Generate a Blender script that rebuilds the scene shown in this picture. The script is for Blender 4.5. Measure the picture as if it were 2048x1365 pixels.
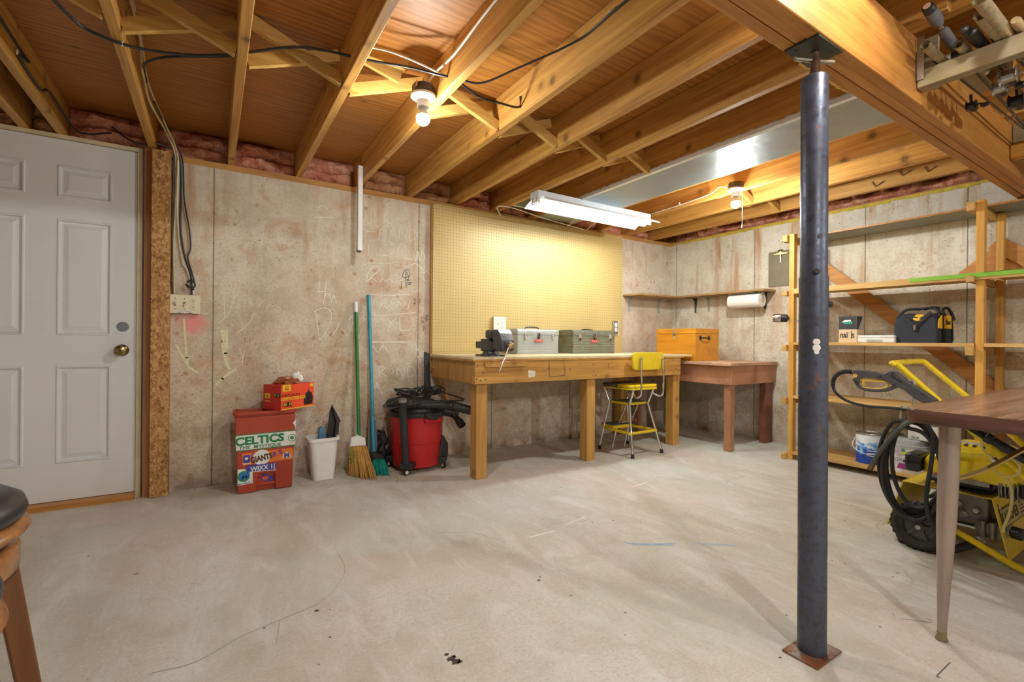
import bpy, bmesh, math, random
from mathutils import Vector, Matrix
random.seed(7)
for o in list(bpy.data.objects): bpy.data.objects.remove(o)
SC = bpy.context.scene
COL = SC.collection
PI = math.pi

# ------------------------------------------------------------------ camera
FPX = 941.9; CW, CH = 2048, 1365
YAW, PIT, ROL = math.radians(32.43), math.radians(-0.014), math.radians(0.505)
CAM = Vector((0, 0, 0.942))
FW = Vector((math.sin(YAW)*math.cos(PIT), math.cos(YAW)*math.cos(PIT), math.sin(PIT)))
RT = Vector((math.cos(YAW), -math.sin(YAW), 0)); UP = RT.cross(FW)
R2 = RT*math.cos(ROL) + UP*math.sin(ROL); U2 = UP*math.cos(ROL) - RT*math.sin(ROL)
cam = bpy.data.cameras.new('camera'); cam.sensor_width = 36; cam.lens = 36*FPX/CW; cam.clip_start = .02
co = bpy.data.objects.new('camera', cam); COL.objects.link(co)
m = Matrix.Identity(4)
for i, v in enumerate((R2, U2, -FW)):
    for j in range(3): m[j][i] = v[j]
m.translation = CAM
co.matrix_world = m
SC.camera = co
def at(px, py, ax, v):
    """point of the place seen at photo pixel (px,py) on the plane axis=v"""
    d = FW + R2*((px-CW/2)/FPX) - U2*((py-CH/2)/FPX)
    return CAM + d*((v-CAM[ax])/d[ax])

# ------------------------------------------------------------------ world, exposure
w = bpy.data.worlds.new('world'); SC.world = w; w.use_nodes = True
w.node_tree.nodes['Background'].inputs[0].default_value = (.9, .92, 1, 1)
w.node_tree.nodes['Background'].inputs[1].default_value = 0.05
SC.view_settings.view_transform = 'Standard'; SC.view_settings.look = 'None'
SC.view_settings.exposure = 1.6; SC.view_settings.gamma = 1.0
SC.view_settings.use_curve_mapping = False
BULB_A, BULB_B, BULB_C, FILL_D, TUBE_E = 270, 470, 215, 960, 19   # emission of the lamps and the added fill bulbs (built below)
BULB_COL = (.96, .975, .935); TUBE_COL = (.95, 1.0, .93)

# ------------------------------------------------------------------ helpers
class MB:
    def __init__(s): s.v = []; s.f = []
    def add(s, vs, fs):
        n = len(s.v); s.v += [Vector(p) for p in vs]; s.f += [tuple(n+i for i in f) for f in fs]; return s
    def box(s, a, b):
        x0, y0, z0 = a; x1, y1, z1 = b
        return s.add([(x0,y0,z0),(x1,y0,z0),(x1,y1,z0),(x0,y1,z0),(x0,y0,z1),(x1,y0,z1),(x1,y1,z1),(x0,y1,z1)],
                     [(0,3,2,1),(4,5,6,7),(0,1,5,4),(1,2,6,5),(2,3,7,6),(3,0,4,7)])
    def bar(s, p, q, w, h, up=(0,0,1)):
        """rectangular bar from p to q, w wide and h high"""
        p = Vector(p); q = Vector(q); d = (q-p).normalized(); up = Vector(up)
        r = d.cross(up)
        if r.length < 1e-4: r = d.cross(Vector((1,0,0)))
        r.normalize(); u = r.cross(d)
        vs = [c + r*(a*w/2) + u*(b*h/2) for c in (p, q) for a, b in ((-1,-1),(1,-1),(1,1),(-1,1))]
        return s.add(vs, [(0,1,2,3),(7,6,5,4),(0,4,5,1),(1,5,6,2),(2,6,7,3),(3,7,4,0)])
    def lathe(s, prof, c=(0,0,0), axis=(0,0,1), n=24, cap=True, ref=None, sx=1, sy=1):
        """profile [(radius, height)] turned about axis through c"""
        c = Vector(c); a = Vector(axis).normalized()
        r = Vector(ref) if ref else (Vector((1,0,0)) if abs(a.x) < .9 else Vector((0,1,0)))
        r = (r - a*r.dot(a)).normalized(); t = a.cross(r)
        vs = []; fs = []
        for rad, h in prof:
            for k in range(n):
                th = 2*PI*k/n; vs.append(c + a*h + r*(rad*sx*math.cos(th)) + t*(rad*sy*math.sin(th)))
        for i in range(len(prof)-1):
            for k in range(n):
                k2 = (k+1) % n; fs.append((i*n+k, i*n+k2, (i+1)*n+k2, (i+1)*n+k))
        if cap:
            fs.append(tuple(range(n-1, -1, -1))); fs.append(tuple((len(prof)-1)*n+k for k in range(n)))
        return s.add(vs, fs)
    def cyl(s, p, q, r0, r1=None, n=16):
        p = Vector(p); q = Vector(q); r1 = r0 if r1 is None else r1
        return s.lathe([(r0, 0), (r1, (q-p).length)], p, q-p, n)
    def tube(s, pts, r, n=10, closed=False):
        pts = [Vector(p) for p in pts]; m = len(pts); rs = r if isinstance(r, (list, tuple)) else [r]*m
        vs = []; fs = []; prev = None
        for i, p in enumerate(pts):
            d = (pts[(i+1) % m]-pts[i-1]) if closed else (pts[min(i+1, m-1)]-pts[max(i-1, 0)])
            d.normalize()
            u = Vector((0,0,1)) if prev is None else prev
            if abs(d.dot(u)) > .97 and prev is None: u = Vector((1,0,0))
            u = (u - d*u.dot(d)).normalized(); prev = u; v = d.cross(u)
            for k in range(n):
                th = 2*PI*k/n; vs.append(p + (u*math.cos(th)+v*math.sin(th))*rs[i])
        for i in range(m if closed else m-1):
            j = (i+1) % m
            for k in range(n):
                k2 = (k+1) % n; fs.append((i*n+k, i*n+k2, j*n+k2, j*n+k))
        if not closed:
            fs.append(tuple(range(n-1, -1, -1))); fs.append(tuple((m-1)*n+k for k in range(n)))
        return s.add(vs, fs)
    def prism(s, pts, d):
        """closed outline of 3-D points pushed along d"""
        pts = [Vector(p) for p in pts]; d = Vector(d); n = len(pts)
        return s.add(pts+[p+d for p in pts], [tuple(range(n-1, -1, -1)), tuple(range(n, 2*n))] + [(i, (i+1) % n, n+(i+1) % n, n+i) for i in range(n)])
    def sphere(s, c, r, n=20, k=12, sz=1):
        return s.lathe([(max(r*math.sin(PI*i/k), .0001), -r*sz*math.cos(PI*i/k)) for i in range(k+1)], c, (0,0,1), n, cap=False)
    def xf(s, M):
        s.v = [M @ p for p in s.v]; return s
    def build(s, name, mat, parent=None, smooth=False, bevel=0, seg=2, kind=None, sub=0):
        me = bpy.data.meshes.new(name)
        me.from_pydata([tuple(p) for p in s.v], [], s.f); me.validate(); 
        bm = bmesh.new(); bm.from_mesh(me); bmesh.ops.recalc_face_normals(bm, faces=bm.faces); bm.to_mesh(me); bm.free()
        me.materials.append(mat)
        if smooth:
            me.polygons.foreach_set('use_smooth', [True]*len(me.polygons)); me.set_sharp_from_angle(angle=math.radians(40))
        o = bpy.data.objects.new(name, me); COL.objects.link(o)
        if parent is not None: adopt(o, parent)
        if bevel:
            b = o.modifiers.new('bevel', 'BEVEL'); b.width = bevel; b.segments = seg; b.limit_method = 'ANGLE'; b.angle_limit = math.radians(35)
            me.polygons.foreach_set('use_smooth', [True]*len(me.polygons)); me.set_sharp_from_angle(angle=math.radians(40))
        if sub:
            b = o.modifiers.new('sub', 'SUBSURF'); b.levels = sub; b.render_levels = sub
        if kind: o['kind'] = kind
        return o
BASE = {}
def base_of(o):
    return BASE.get(o.name, Vector((0,0,0)))
def adopt(o, parent):
    o.parent = parent
    o.matrix_parent_inverse = Matrix.Translation(-base_of(parent))
def thing(name, label, cat, loc, group=None):
    o = bpy.data.objects.new(name, None); COL.objects.link(o); o.location = loc; o.empty_display_size = .05
    BASE[o.name] = Vector(loc)
    o['label'] = label; o['category'] = cat
    if group: o['group'] = group
    return o
def tag(o, label, cat, group=None):
    o['label'] = label; o['category'] = cat
    if group: o['group'] = group
    return o
def smooth_path(pts, k=6, closed=False):
    """Catmull-Rom through the points"""
    P = [Vector(p) for p in pts]; n = len(P); out = []
    for i in range(n if closed else n-1):
        p0 = P[(i-1) % n] if closed or i > 0 else P[0]*2-P[1]
        p1 = P[i]; p2 = P[(i+1) % n]
        p3 = P[(i+2) % n] if closed or i+2 < n else P[-1]*2-P[-2]
        for j in range(k):
            t = j/k
            out.append(.5*((2*p1)+(p2-p0)*t+(2*p0-5*p1+4*p2-p3)*t*t+(3*p1-p0-3*p2+p3)*t**3))
    if not closed: out.append(P[-1])
    return out
def ribbon(mb, pts, w, nrm, th=.0008):
    """flat stroke along pts on a surface with normal nrm"""
    nrm = Vector(nrm)
    for i, (a, b) in enumerate(zip(pts[:-1], pts[1:])):
        a = Vector(a); b = Vector(b); d = (b-a)
        if d.length < 1e-5: continue
        d.normalize(); s_ = d.cross(nrm)*(w/2); a2 = a-d*w*.3; b2 = b+d*w*.3; o = nrm*(th+(i % 4)*.00006+(len(mb.f) % 7)*.00001)
        mb.add([a2-s_+o, a2+s_+o, b2+s_+o, b2-s_+o], [(0,1,2,3)])
    return mb
def lettering(name, txt, size, origin, right, up, mat, parent, bold=0, th=.0006, align='CENTER', sx=1, shear=0):
    """flat print of a word: right/up span the surface it lies on"""
    cu = bpy.data.curves.new(name, 'FONT'); cu.body = txt; cu.size = size; cu.align_x = align; cu.align_y = 'CENTER'
    cu.offset = bold; cu.extrude = th/2; cu.shear = shear; cu.resolution_u = 3
    ob = bpy.data.objects.new(name, cu); COL.objects.link(ob)
    dg = bpy.context.evaluated_depsgraph_get()
    me = bpy.data.meshes.new_from_object(ob.evaluated_get(dg)); me.name = name
    bpy.data.objects.remove(ob); bpy.data.curves.remove(cu)
    right = Vector(right).normalized(); up = Vector(up).normalized(); nn = right.cross(up); O = Vector(origin)
    for v in me.vertices: v.co = O + right*(v.co.x*sx) + up*v.co.y + nn*(v.co.z+th/2)
    me.materials.clear(); me.materials.append(mat)
    o = bpy.data.objects.new(name, me); COL.objects.link(o); adopt(o, parent)
    return o
def rrect(w, h, r, n=5):
    """rounded rectangle outline, centred, 2-D"""
    out = []
    for cx, cy, a0 in ((w/2-r, h/2-r, 0), (-w/2+r, h/2-r, 90), (-w/2+r, -h/2+r, 180), (w/2-r, -h/2+r, 270)):
        for k in range(n+1):
            a = math.radians(a0+90*k/n); out.append((cx+r*math.cos(a), cy+r*math.sin(a)))
    return out

# ------------------------------------------------------------------ materials
MATS = {}
class NT:
    def __init__(s, name):
        s.m = bpy.data.materials.new(name); s.m.use_nodes = True; s.t = s.m.node_tree; s.b = s.t.nodes['Principled BSDF']
    def n(s, typ, **kw):
        nd = s.t.nodes.new(typ)
        for k, v in kw.items():
            if k in nd.inputs.keys(): nd.inputs[k].default_value = v
            else: setattr(nd, k, v)
        return nd
    def l(s, a, b): s.t.links.new(a, b)
    def obj(s, scale=(1,1,1), loc=None):
        tc = s.n('ShaderNodeTexCoord'); mp = s.n('ShaderNodeMapping'); mp.inputs['Scale'].default_value = scale
        s.l(tc.outputs['Object'], mp.inputs[0])
        oi = s.n('ShaderNodeObjectInfo'); cm = s.n('ShaderNodeCombineXYZ'); mu = s.n('ShaderNodeMath', operation='MULTIPLY'); mu.inputs[1].default_value = 37.0
        s.l(oi.outputs['Random'], mu.inputs[0])
        for i in range(3): s.l(mu.outputs[0], cm.inputs[i])
        if loc is None: s.l(cm.outputs[0], mp.inputs['Location'])
        else: mp.inputs['Location'].default_value = loc
        return mp.outputs[0]
    def noise(s, vec, scale=5, detail=4, rough=.55, dist=0):
        nd = s.n('ShaderNodeTexNoise'); nd.inputs['Scale'].default_value = scale; nd.inputs['Detail'].default_value = detail
        nd.inputs['Roughness'].default_value = rough; nd.inputs['Distortion'].default_value = dist; s.l(vec, nd.inputs['Vector']); return nd.outputs['Fac']
    def ramp(s, fac, stops):
        r = s.n('ShaderNodeValToRGB'); e = r.color_ramp.elements
        while len(e) < len(stops): e.new(.5)
        for i, (p, c) in enumerate(stops):
            e[i].position = p; e[i].color = (c[0], c[1], c[2], 1) if isinstance(c, (tuple, list)) else (c, c, c, 1)
        s.l(fac, r.inputs[0]); return r.outputs[0]
    def mix(s, fac, a, b, mode='MIX'):
        x = s.n('ShaderNodeMix', data_type='RGBA', blend_type=mode)
        for k, v in ((0, fac), (6, a), (7, b)):
            if hasattr(v, 'is_linked'): s.l(v, x.inputs[k])
            else: x.inputs[k].default_value = v if k == 0 else (v[0], v[1], v[2], 1)
        return x.outputs[2]
    def math(s, op, a, b=None, c=None):
        x = s.n('ShaderNodeMath', operation=op)
        for i, v in enumerate((a, b, c)):
            if v is None: continue
            if hasattr(v, 'is_linked'): s.l(v, x.inputs[i])
            else: x.inputs[i].default_value = v
        return x.outputs[0]
    def bump(s, h, strength=.3, dist=.01):
        b = s.n('ShaderNodeBump'); b.inputs['Strength'].default_value = strength; b.inputs['Distance'].default_value = dist
        s.l(h, b.inputs['Height']); s.l(b.outputs[0], s.b.inputs['Normal'])
    def col(s, c): s.l(c, s.b.inputs['Base Color'])
    def set(s, **kw):
        for k, v in kw.items(): s.b.inputs[k].default_value = v
def pm(name, c, rough=.5, metal=0, var=.12, scale=12, bump=0, spec=.5, trans=0, coat=0, alpha=1):
    """plain coloured material with a little procedural unevenness"""
    if name in MATS: return MATS[name]
    t = NT(name); v = t.obj()
    f = t.noise(v, scale, 5, .6)
    lo = [max(x*(1-var), 0) for x in c]; hi = [min(x*(1+var), 1) for x in c]
    t.col(t.ramp(f, [(.3, lo), (.7, hi)]))
    t.l(t.ramp(f, [(.3, max(rough-.08, .02)), (.7, min(rough+.08, 1))]), t.b.inputs['Roughness'])
    t.set(Metallic=metal); t.b.inputs['Specular IOR Level'].default_value = spec
    if coat: t.b.inputs['Coat Weight'].default_value = coat
    if trans: t.b.inputs['Transmission Weight'].default_value = trans
    if alpha < 1: t.b.inputs['Alpha'].default_value = alpha
    if bump: t.bump(t.noise(v, scale*6, 4), bump, .003)
    MATS[name] = t.m; return t.m
def emis(name, c, s):
    if name in MATS: return MATS[name]
    t = NT(name); t.set(Roughness=.4); t.b.inputs['Base Color'].default_value = (.9, .9, .9, 1)
    t.b.inputs['Emission Color'].default_value = (*c, 1); t.b.inputs['Emission Strength'].default_value = s
    MATS[name] = t.m; return t.m
def wood(name, light, dark, axis='y', knot=.5, rough=.6, fine=1.0, tint=.16, grey=0):
    if name in MATS: return MATS[name]
    t = NT(name); k = 'xyz'.index(axis)
    s1 = [22*fine]*3; s1[k] = 1.1; s2 = [5]*3; s2[k] = 1.0; s3 = [110*fine]*3; s3[k] = 4
    v1 = t.obj(s1); g = t.noise(v1, 1, 4, .6, .6)
    v3 = t.obj(s3); g3 = t.noise(v3, 1, 2, .5)
    v2 = t.obj(s2); g2 = t.noise(v2, 1, 3, .5)
    wv = t.n('ShaderNodeTexWave', wave_type='BANDS', bands_direction='DIAGONAL'); wv.inputs['Scale'].default_value = .55; wv.inputs['Distortion'].default_value = 7
    wv.inputs['Detail'].default_value = 2; t.l(v1, wv.inputs['Vector'])
    f = t.math('ADD', t.math('MULTIPLY', g, .58), t.math('ADD', t.math('MULTIPLY', wv.outputs['Fac'], .07), t.math('MULTIPLY', g3, .35)))
    c = t.ramp(f, [(.32, dark), (.48, [a*.55+b*.45 for a, b in zip(light, dark)]), (.62, light)])
    oi = t.n('ShaderNodeObjectInfo')
    br = t.math('ADD', 1-tint/2, t.math('MULTIPLY', oi.outputs['Random'], tint))
    br = t.math('MULTIPLY', br, t.ramp(g2, [(.3, .86), (.7, 1.08)]))
    cb = t.n('ShaderNodeCombineXYZ')
    for i in range(3): t.l(br, cb.inputs[i])
    c = t.mix(1.0, c, cb.outputs[0], 'MULTIPLY')
    if knot:
        v4 = t.obj((5.2, 5.2, 5.2))
        vo = t.n('ShaderNodeTexVoronoi', feature='F1'); vo.inputs['Scale'].default_value = 1; vo.inputs['Randomness'].default_value = 1; t.l(v4, vo.inputs['Vector'])
        kn = t.ramp(vo.outputs['Distance'], [(.07, 1), (.13, .35), (.22, .0)])
        c = t.mix(t.math('MULTIPLY', kn, knot), c, [x*.28 for x in dark])
    if grey: c = t.mix(t.math('MULTIPLY', t.ramp(t.noise(t.obj((2,2,2)), 2, 4), [(.4, 0), (.65, 1)]), grey), c, (.30, .28, .24))
    t.col(c); t.set(Roughness=rough); t.bump(f, .12, .004)
    MATS[name] = t.m; return t.m
def concrete_wall(name, axis, joints, warm=1.0, spots=1.0, streak=1.0, pink=None):
    """cast wall: axis = the horizontal axis along it; joints = where form joints run"""
    t = NT(name); L = (0,0,0); v = t.obj((1,1,1), L)
    ax = 'xyz'.index(axis)
    tc = t.n('ShaderNodeTexCoord'); sp = t.n('ShaderNodeSeparateXYZ'); t.l(tc.outputs['Object'], sp.inputs[0])
    H = sp.outputs[ax]; Z = sp.outputs[2]
    big = t.noise(v, 1.6, 5, .6, .4); mid = t.noise(v, 7, 6, .65); fin = t.noise(v, 60, 4, .7)
    sv = [9, 9, 9]; sv[2] = .9; st = t.noise(t.obj(sv, L), 1, 4, .6, .3)
    if warm >= 1: c = t.ramp(big, [(.3, (.54, .43, .32)), (.5, (.66, .56, .445)), (.7, (.74, .67, .57))])
    else: c = t.ramp(big, [(.3, (.57, .51, .39)), (.5, (.67, .625, .51)), (.7, (.73, .71, .62))])
    c = t.mix(t.ramp(mid, [(.46, 0), (.66, .65)]), c, (.40, .27, .17))
    c = t.mix(t.ramp(fin, [(.34, .55), (.52, 0)]), c, (.30, .24, .18))
    c = t.mix(t.ramp(t.noise(v, 26, 5, .75), [(.52, 0), (.68, .6)]), c, (.70, .65, .57))
    top = t.ramp(t.math('DIVIDE', Z, 2.1), [(.35, 0), (.9, 1)])           # paler, streaked cement higher up
    c = t.mix(t.math('MULTIPLY', top, .5), c, (.72, .66, .56) if warm >= 1 else (.74, .72, .64))
    c = t.mix(t.math('MULTIPLY', t.math('MULTIPLY', t.ramp(st, [(.52, 0), (.72, .75)]), t.math('ADD', .25, top)), streak), c, (.47, .29, .15))
    # rust spots
    vo = t.n('ShaderNodeTexVoronoi', feature='F1'); vo.inputs['Scale'].default_value = 11; t.l(v, vo.inputs['Vector'])
    r = t.math('ADD', vo.outputs['Distance'], t.math('MULTIPLY', t.noise(v, 40, 3), .25))
    sel = t.ramp(t.noise(v, 2.6, 2), [(.42, 0), (.56, 1)])
    c = t.mix(t.math('MULTIPLY', t.math('MULTIPLY', t.ramp(r, [(.20, .75*spots), (.34, 0)]), sel), 1.0), c, (.40, .20, .09))
    blot = t.math('MULTIPLY', t.ramp(t.noise(v, 4.2, 5, .6, 1.2), [(.54, 0), (.68, .5*spots)]), 1.0)
    c = t.mix(blot, c, (.52, .29, .15))
    # pits
    vp = t.n('ShaderNodeTexVoronoi', feature='F1'); vp.inputs['Scale'].default_value = 42; t.l(v, vp.inputs['Vector'])
    pit = t.math('MULTIPLY', t.ramp(vp.outputs['Distance'], [(.10, 1), (.2, 0)]), t.ramp(t.noise(v, 5, 2), [(.48, 0), (.62, .8)]))
    c = t.mix(pit, c, (.17, .13, .09))
    # patchy darker tone along the foot
    c = t.mix(t.math('MULTIPLY', t.ramp(Z, [(.02, .8), (.13, 0)]), t.ramp(t.noise(v, 6, 4), [(.4, 0), (.6, 1)])), c, (.20, .16, .12))
    wob = t.math('MULTIPLY', t.math('SUBTRACT', t.noise(v, 9, 3), .5), .006)
    jn = None
    for x0 in joints:
        d = t.math('ABSOLUTE', t.math('SUBTRACT', t.math('ADD', H, wob), x0))
        g = t.ramp(t.math('DIVIDE', d, .02), [(.13, 1), (.24, 0)])
        jn = g if jn is None else t.math('MAXIMUM', jn, g)
    if jn is not None: c = t.mix(t.math('MULTIPLY', jn, .75), c, (.14, .11, .08))
    if pink:
        px_, pz_, pr = pink
        dd = t.math('SQRT', t.math('ADD', t.math('POWER', t.math('SUBTRACT', H, px_), 2), t.math('POWER', t.math('SUBTRACT', Z, pz_), 2)))
        dd = t.math('ADD', t.math('DIVIDE', dd, pr), t.math('MULTIPLY', t.math('SUBTRACT', t.noise(v, 14, 4), .5), 1.1))
        c = t.mix(t.ramp(dd, [(.35, .8), (1.0, 0)]), c, (.80, .27, .27))
    t.col(c); t.set(Roughness=.9); t.b.inputs['Specular IOR Level'].default_value = .2
    hh = t.math('SUBTRACT', t.math('MULTIPLY', fin, .5), t.math('ADD', pit, 0 if jn is None else jn))
    t.bump(hh, .25, .004)
    return t.m
def concrete_floor():
    t = NT('floor_concrete'); v = t.obj((1,1,1), (0,0,0)); vs = t.obj((1.5, .55, 1), (3,1,0))
    big = t.noise(vs, 1.6, 6, .62, .6); mid = t.noise(v, 5, 6, .65, .3); fin = t.noise(v, 90, 3, .7)
    c = t.ramp(big, [(.28, (.39, .35, .275)), (.42, (.51, .48, .41)), (.56, (.59, .57, .51)), (.72, (.66, .66, .63))])
    c = t.mix(t.ramp(mid, [(.5, 0), (.72, .6)]), c, (.42, .38, .30))
    c = t.mix(t.ramp(t.noise(v, 2.3, 5, .6), [(.52, 0), (.72, .35)]), c, (.50, .52, .43))
    c = t.mix(t.ramp(fin, [(.36, .5), (.5, 0)]), c, (.40, .36, .29))
    c = t.mix(t.ramp(t.noise(t.obj((1, 2.2, 1), (7, 3, 0)), 14, 6, .75, .8), [(.5, 0), (.68, .35)]), c, (.46, .42, .34))
    c = t.mix(t.ramp(t.noise(v, 70, 3, .7), [(.56, 0), (.70, .3)]), c, (.80, .80, .76))
    c = t.mix(t.ramp(t.noise(t.obj((1, 1, 1), (11, 5, 0)), .9, 4, .6, .5), [(.5, 0), (.68, .4)]), c, (.60, .47, .40))
    c = t.mix(t.ramp(t.noise(t.obj((1, 1, 1), (2, 9, 0)), 1.1, 4, .6, .5), [(.5, 0), (.68, .45)]), c, (.52, .56, .50))
    c = t.mix(t.ramp(t.noise(t.obj((2.0, .7, 1), (5, 2, 0)), 3.5, 6, .7, 1.0), [(.5, 0), (.66, .5)]), c, (.69, .69, .655))
    vp = t.n('ShaderNodeTexVoronoi', feature='F1'); vp.inputs['Scale'].default_value = 16; t.l(v, vp.inputs['Vector'])
    pit = t.math('MULTIPLY', t.ramp(vp.outputs['Distance'], [(.05, 1), (.10, 0)]), t.ramp(t.noise(v, 3, 2), [(.55, 0), (.6, .9)]))
    c = t.mix(pit, c, (.12, .09, .07))
    # hairline cracks
    vc = t.n('ShaderNodeTexVoronoi', feature='DISTANCE_TO_EDGE'); vc.inputs['Scale'].default_value = .75
    wv = t.n('ShaderNodeVectorMath', operation='ADD'); nz = t.n('ShaderNodeTexNoise'); nz.inputs['Scale'].default_value = 5; nz.inputs['Detail'].default_value = 5; t.l(v, nz.inputs['Vector'])
    sc = t.n('ShaderNodeVectorMath', operation='SCALE'); sc.inputs['Scale'].default_value = .22; t.l(nz.outputs['Color'], sc.inputs[0]); t.l(v, wv.inputs[0]); t.l(sc.outputs[0], wv.inputs[1]); t.l(wv.outputs[0], vc.inputs['Vector'])
    ck = t.math('MULTIPLY', t.ramp(vc.outputs['Distance'], [(.0015, 1), (.004, 0)]), t.ramp(t.noise(v, 1.1, 2), [(.5, 0), (.56, .55)]))
    c = t.mix(ck, c, (.26, .20, .14))
    t.col(c); t.l(t.ramp(mid, [(.3, .55), (.7, .8)]), t.b.inputs['Roughness']); t.b.inputs['Specular IOR Level'].default_value = .3
    t.bump(t.math('SUBTRACT', t.math('MULTIPLY', fin, .4), t.math('ADD', pit, ck)), .2, .003)
    return t.m
def pegboard_mat(x0, z0, pitch=.0254):
    t = NT('pegboard'); tc = t.n('ShaderNodeTexCoord'); sp = t.n('ShaderNodeSeparateXYZ'); t.l(tc.outputs['Object'], sp.inputs[0])
    def cell(o, o0):
        u = t.math('DIVIDE', t.math('SUBTRACT', o, o0), pitch); return t.math('SUBTRACT', t.math('FRACT', t.math('ADD', u, 100)), .5)
    dx = cell(sp.outputs[0], x0); dz = cell(sp.outputs[2], z0)
    d = t.math('SQRT', t.math('ADD', t.math('MULTIPLY', dx, dx), t.math('MULTIPLY', dz, dz)))
    hole = t.ramp(d, [(.10, 1), (.135, 0)])
    v = t.obj((1,1,1), (0,0,0)); f = t.noise(v, 2, 4); fi = t.noise(v, 200, 2)
    c = t.ramp(f, [(.3, (.56, .42, .165)), (.7, (.63, .485, .205))]); c = t.mix(t.ramp(fi, [(.35, .12), (.6, 0)]), c, (.45, .3, .1))
    c = t.mix(hole, c, (.10, .065, .02)); t.col(c); t.set(Roughness=.45)
    t.bump(t.math('MULTIPLY', hole, -1), .6, .004); return t.m
def osb_mat():
    t = NT('strand_board'); v = t.obj((30, 30, 20), (0,0,0))
    nz = t.n('ShaderNodeTexNoise'); nz.inputs['Scale'].default_value = 2; t.l(v, nz.inputs['Vector'])
    sc = t.n('ShaderNodeVectorMath', operation='SCALE'); sc.inputs['Scale'].default_value = 1.6; t.l(nz.outputs['Color'], sc.inputs[0])
    ad = t.n('ShaderNodeVectorMath', operation='ADD'); t.l(v, ad.inputs[0]); t.l(sc.outputs[0], ad.inputs[1])
    vo = t.n('ShaderNodeTexVoronoi', feature='F1'); vo.inputs['Scale'].default_value = 2.4; t.l(ad.outputs[0], vo.inputs['Vector'])
    sp = t.n('ShaderNodeSeparateColor'); t.l(vo.outputs['Color'], sp.inputs[0])
    c = t.ramp(sp.outputs[0], [(0, (.20, .085, .02)), (.3, (.42, .20, .05)), (.65, (.55, .29, .09)), (1, (.70, .42, .17))])
    c = t.mix(t.ramp(vo.outputs['Distance'], [(.0, 0), (.75, .35)]), c, (.22, .10, .03))
    c = t.mix(t.ramp(t.noise(v, 3, 4), [(.2, .8), (.35, 0)]), c, (.06, .03, .01))
    t.col(c); t.set(Roughness=.65); t.bump(sp.outputs[0], .25, .003); return t.m
def ply_mat(name, light, dark, ax='x', rough=.55):
    """rotary-cut plywood: broad wavy figure"""
    t = NT(name); k = 'xyz'.index(ax); s = [3.2]*3; s[k] = .45; v = t.obj(s, (0,0,0)); s2 = [60]*3; s2[k] = 2.5
    wv = t.n('ShaderNodeTexWave', wave_type='RINGS'); wv.inputs['Scale'].default_value = 4.5; wv.inputs['Distortion'].default_value = 9; wv.inputs['Detail'].default_value = 3; wv.inputs['Detail Scale'].default_value = 1.2
    t.l(v, wv.inputs['Vector']); n1 = t.noise(t.obj(s2, (0,0,0)), 1, 3); n2 = t.noise(t.obj((1,1,1), (0,0,0)), 1.3, 5)
    f = t.math('ADD', t.math('MULTIPLY', wv.outputs['Fac'], .20), t.math('ADD', t.math('MULTIPLY', n1, .40), t.math('MULTIPLY', n2, .40)))
    c = t.ramp(f, [(.3, dark), (.65, light)])
    s4 = [2.5]*3; s4[k] = 1.2; vo = t.n('ShaderNodeTexVoronoi'); vo.inputs['Scale'].default_value = 1.6; t.l(t.obj(s4, (0,0,0)), vo.inputs['Vector'])
    c = t.mix(t.ramp(vo.outputs['Distance'], [(.02, .7), (.06, 0)]), c, [x*.25 for x in dark])
    t.col(c); t.set(Roughness=rough); t.bump(n1, .1, .003); return t.m
def fluff_mat(name, a, b, c_):
    t = NT(name); v = t.obj(); f = t.noise(v, 9, 6, .7, .5); g = t.noise(v, 45, 4, .7)
    c = t.ramp(f, [(.3, c_), (.46, a), (.68, b)]); c = t.mix(t.ramp(g, [(.35, .4), (.55, 0)]), c, c_)
    t.col(c); t.set(Roughness=1); t.b.inputs['Specular IOR Level'].default_value = .05; t.bump(g, .8, .01); return t.m
def sheet_metal():
    t = NT('galvanised_sheet'); v = t.obj((1,1,1), (0,0,0)); f = t.noise(v, 2.2, 4, .55, .6); vo = t.n('ShaderNodeTexVoronoi'); vo.inputs['Scale'].default_value = 22; t.l(v, vo.inputs['Vector'])
    c = t.mix(.12, t.ramp(f, [(.3, (.50, .52, .50)), (.7, (.66, .69, .70))]), vo.outputs['Color'])
    c = t.mix(.75, c, (.26, .32, .34)); t.col(c); t.set(Metallic=.85, Roughness=.40)
    t.bump(t.noise(t.obj((1,1,1), (0,0,0)), 4, 3), .35, .02); return t.m
def rust_mat(name, steel, amt=.5, rough=.42):
    t = NT(name); v = t.obj((1,1,1), (0,0,0)); f = t.noise(v, 14, 6, .7); g = t.noise(v, 60, 4, .7)
    c = t.mix(t.ramp(f, [(.62-amt*.35, 0), (.72-amt*.25, 1)]), steel, (.26, .10, .035)); c = t.mix(t.ramp(g, [(.35, .5), (.5, 0)]), c, (.06, .04, .035))
    t.col(c); t.l(t.ramp(f, [(.4, rough), (.6, rough+.3)]), t.b.inputs['Roughness']); t.set(Metallic=.45); t.bump(g, .25, .002); return t.m

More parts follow.
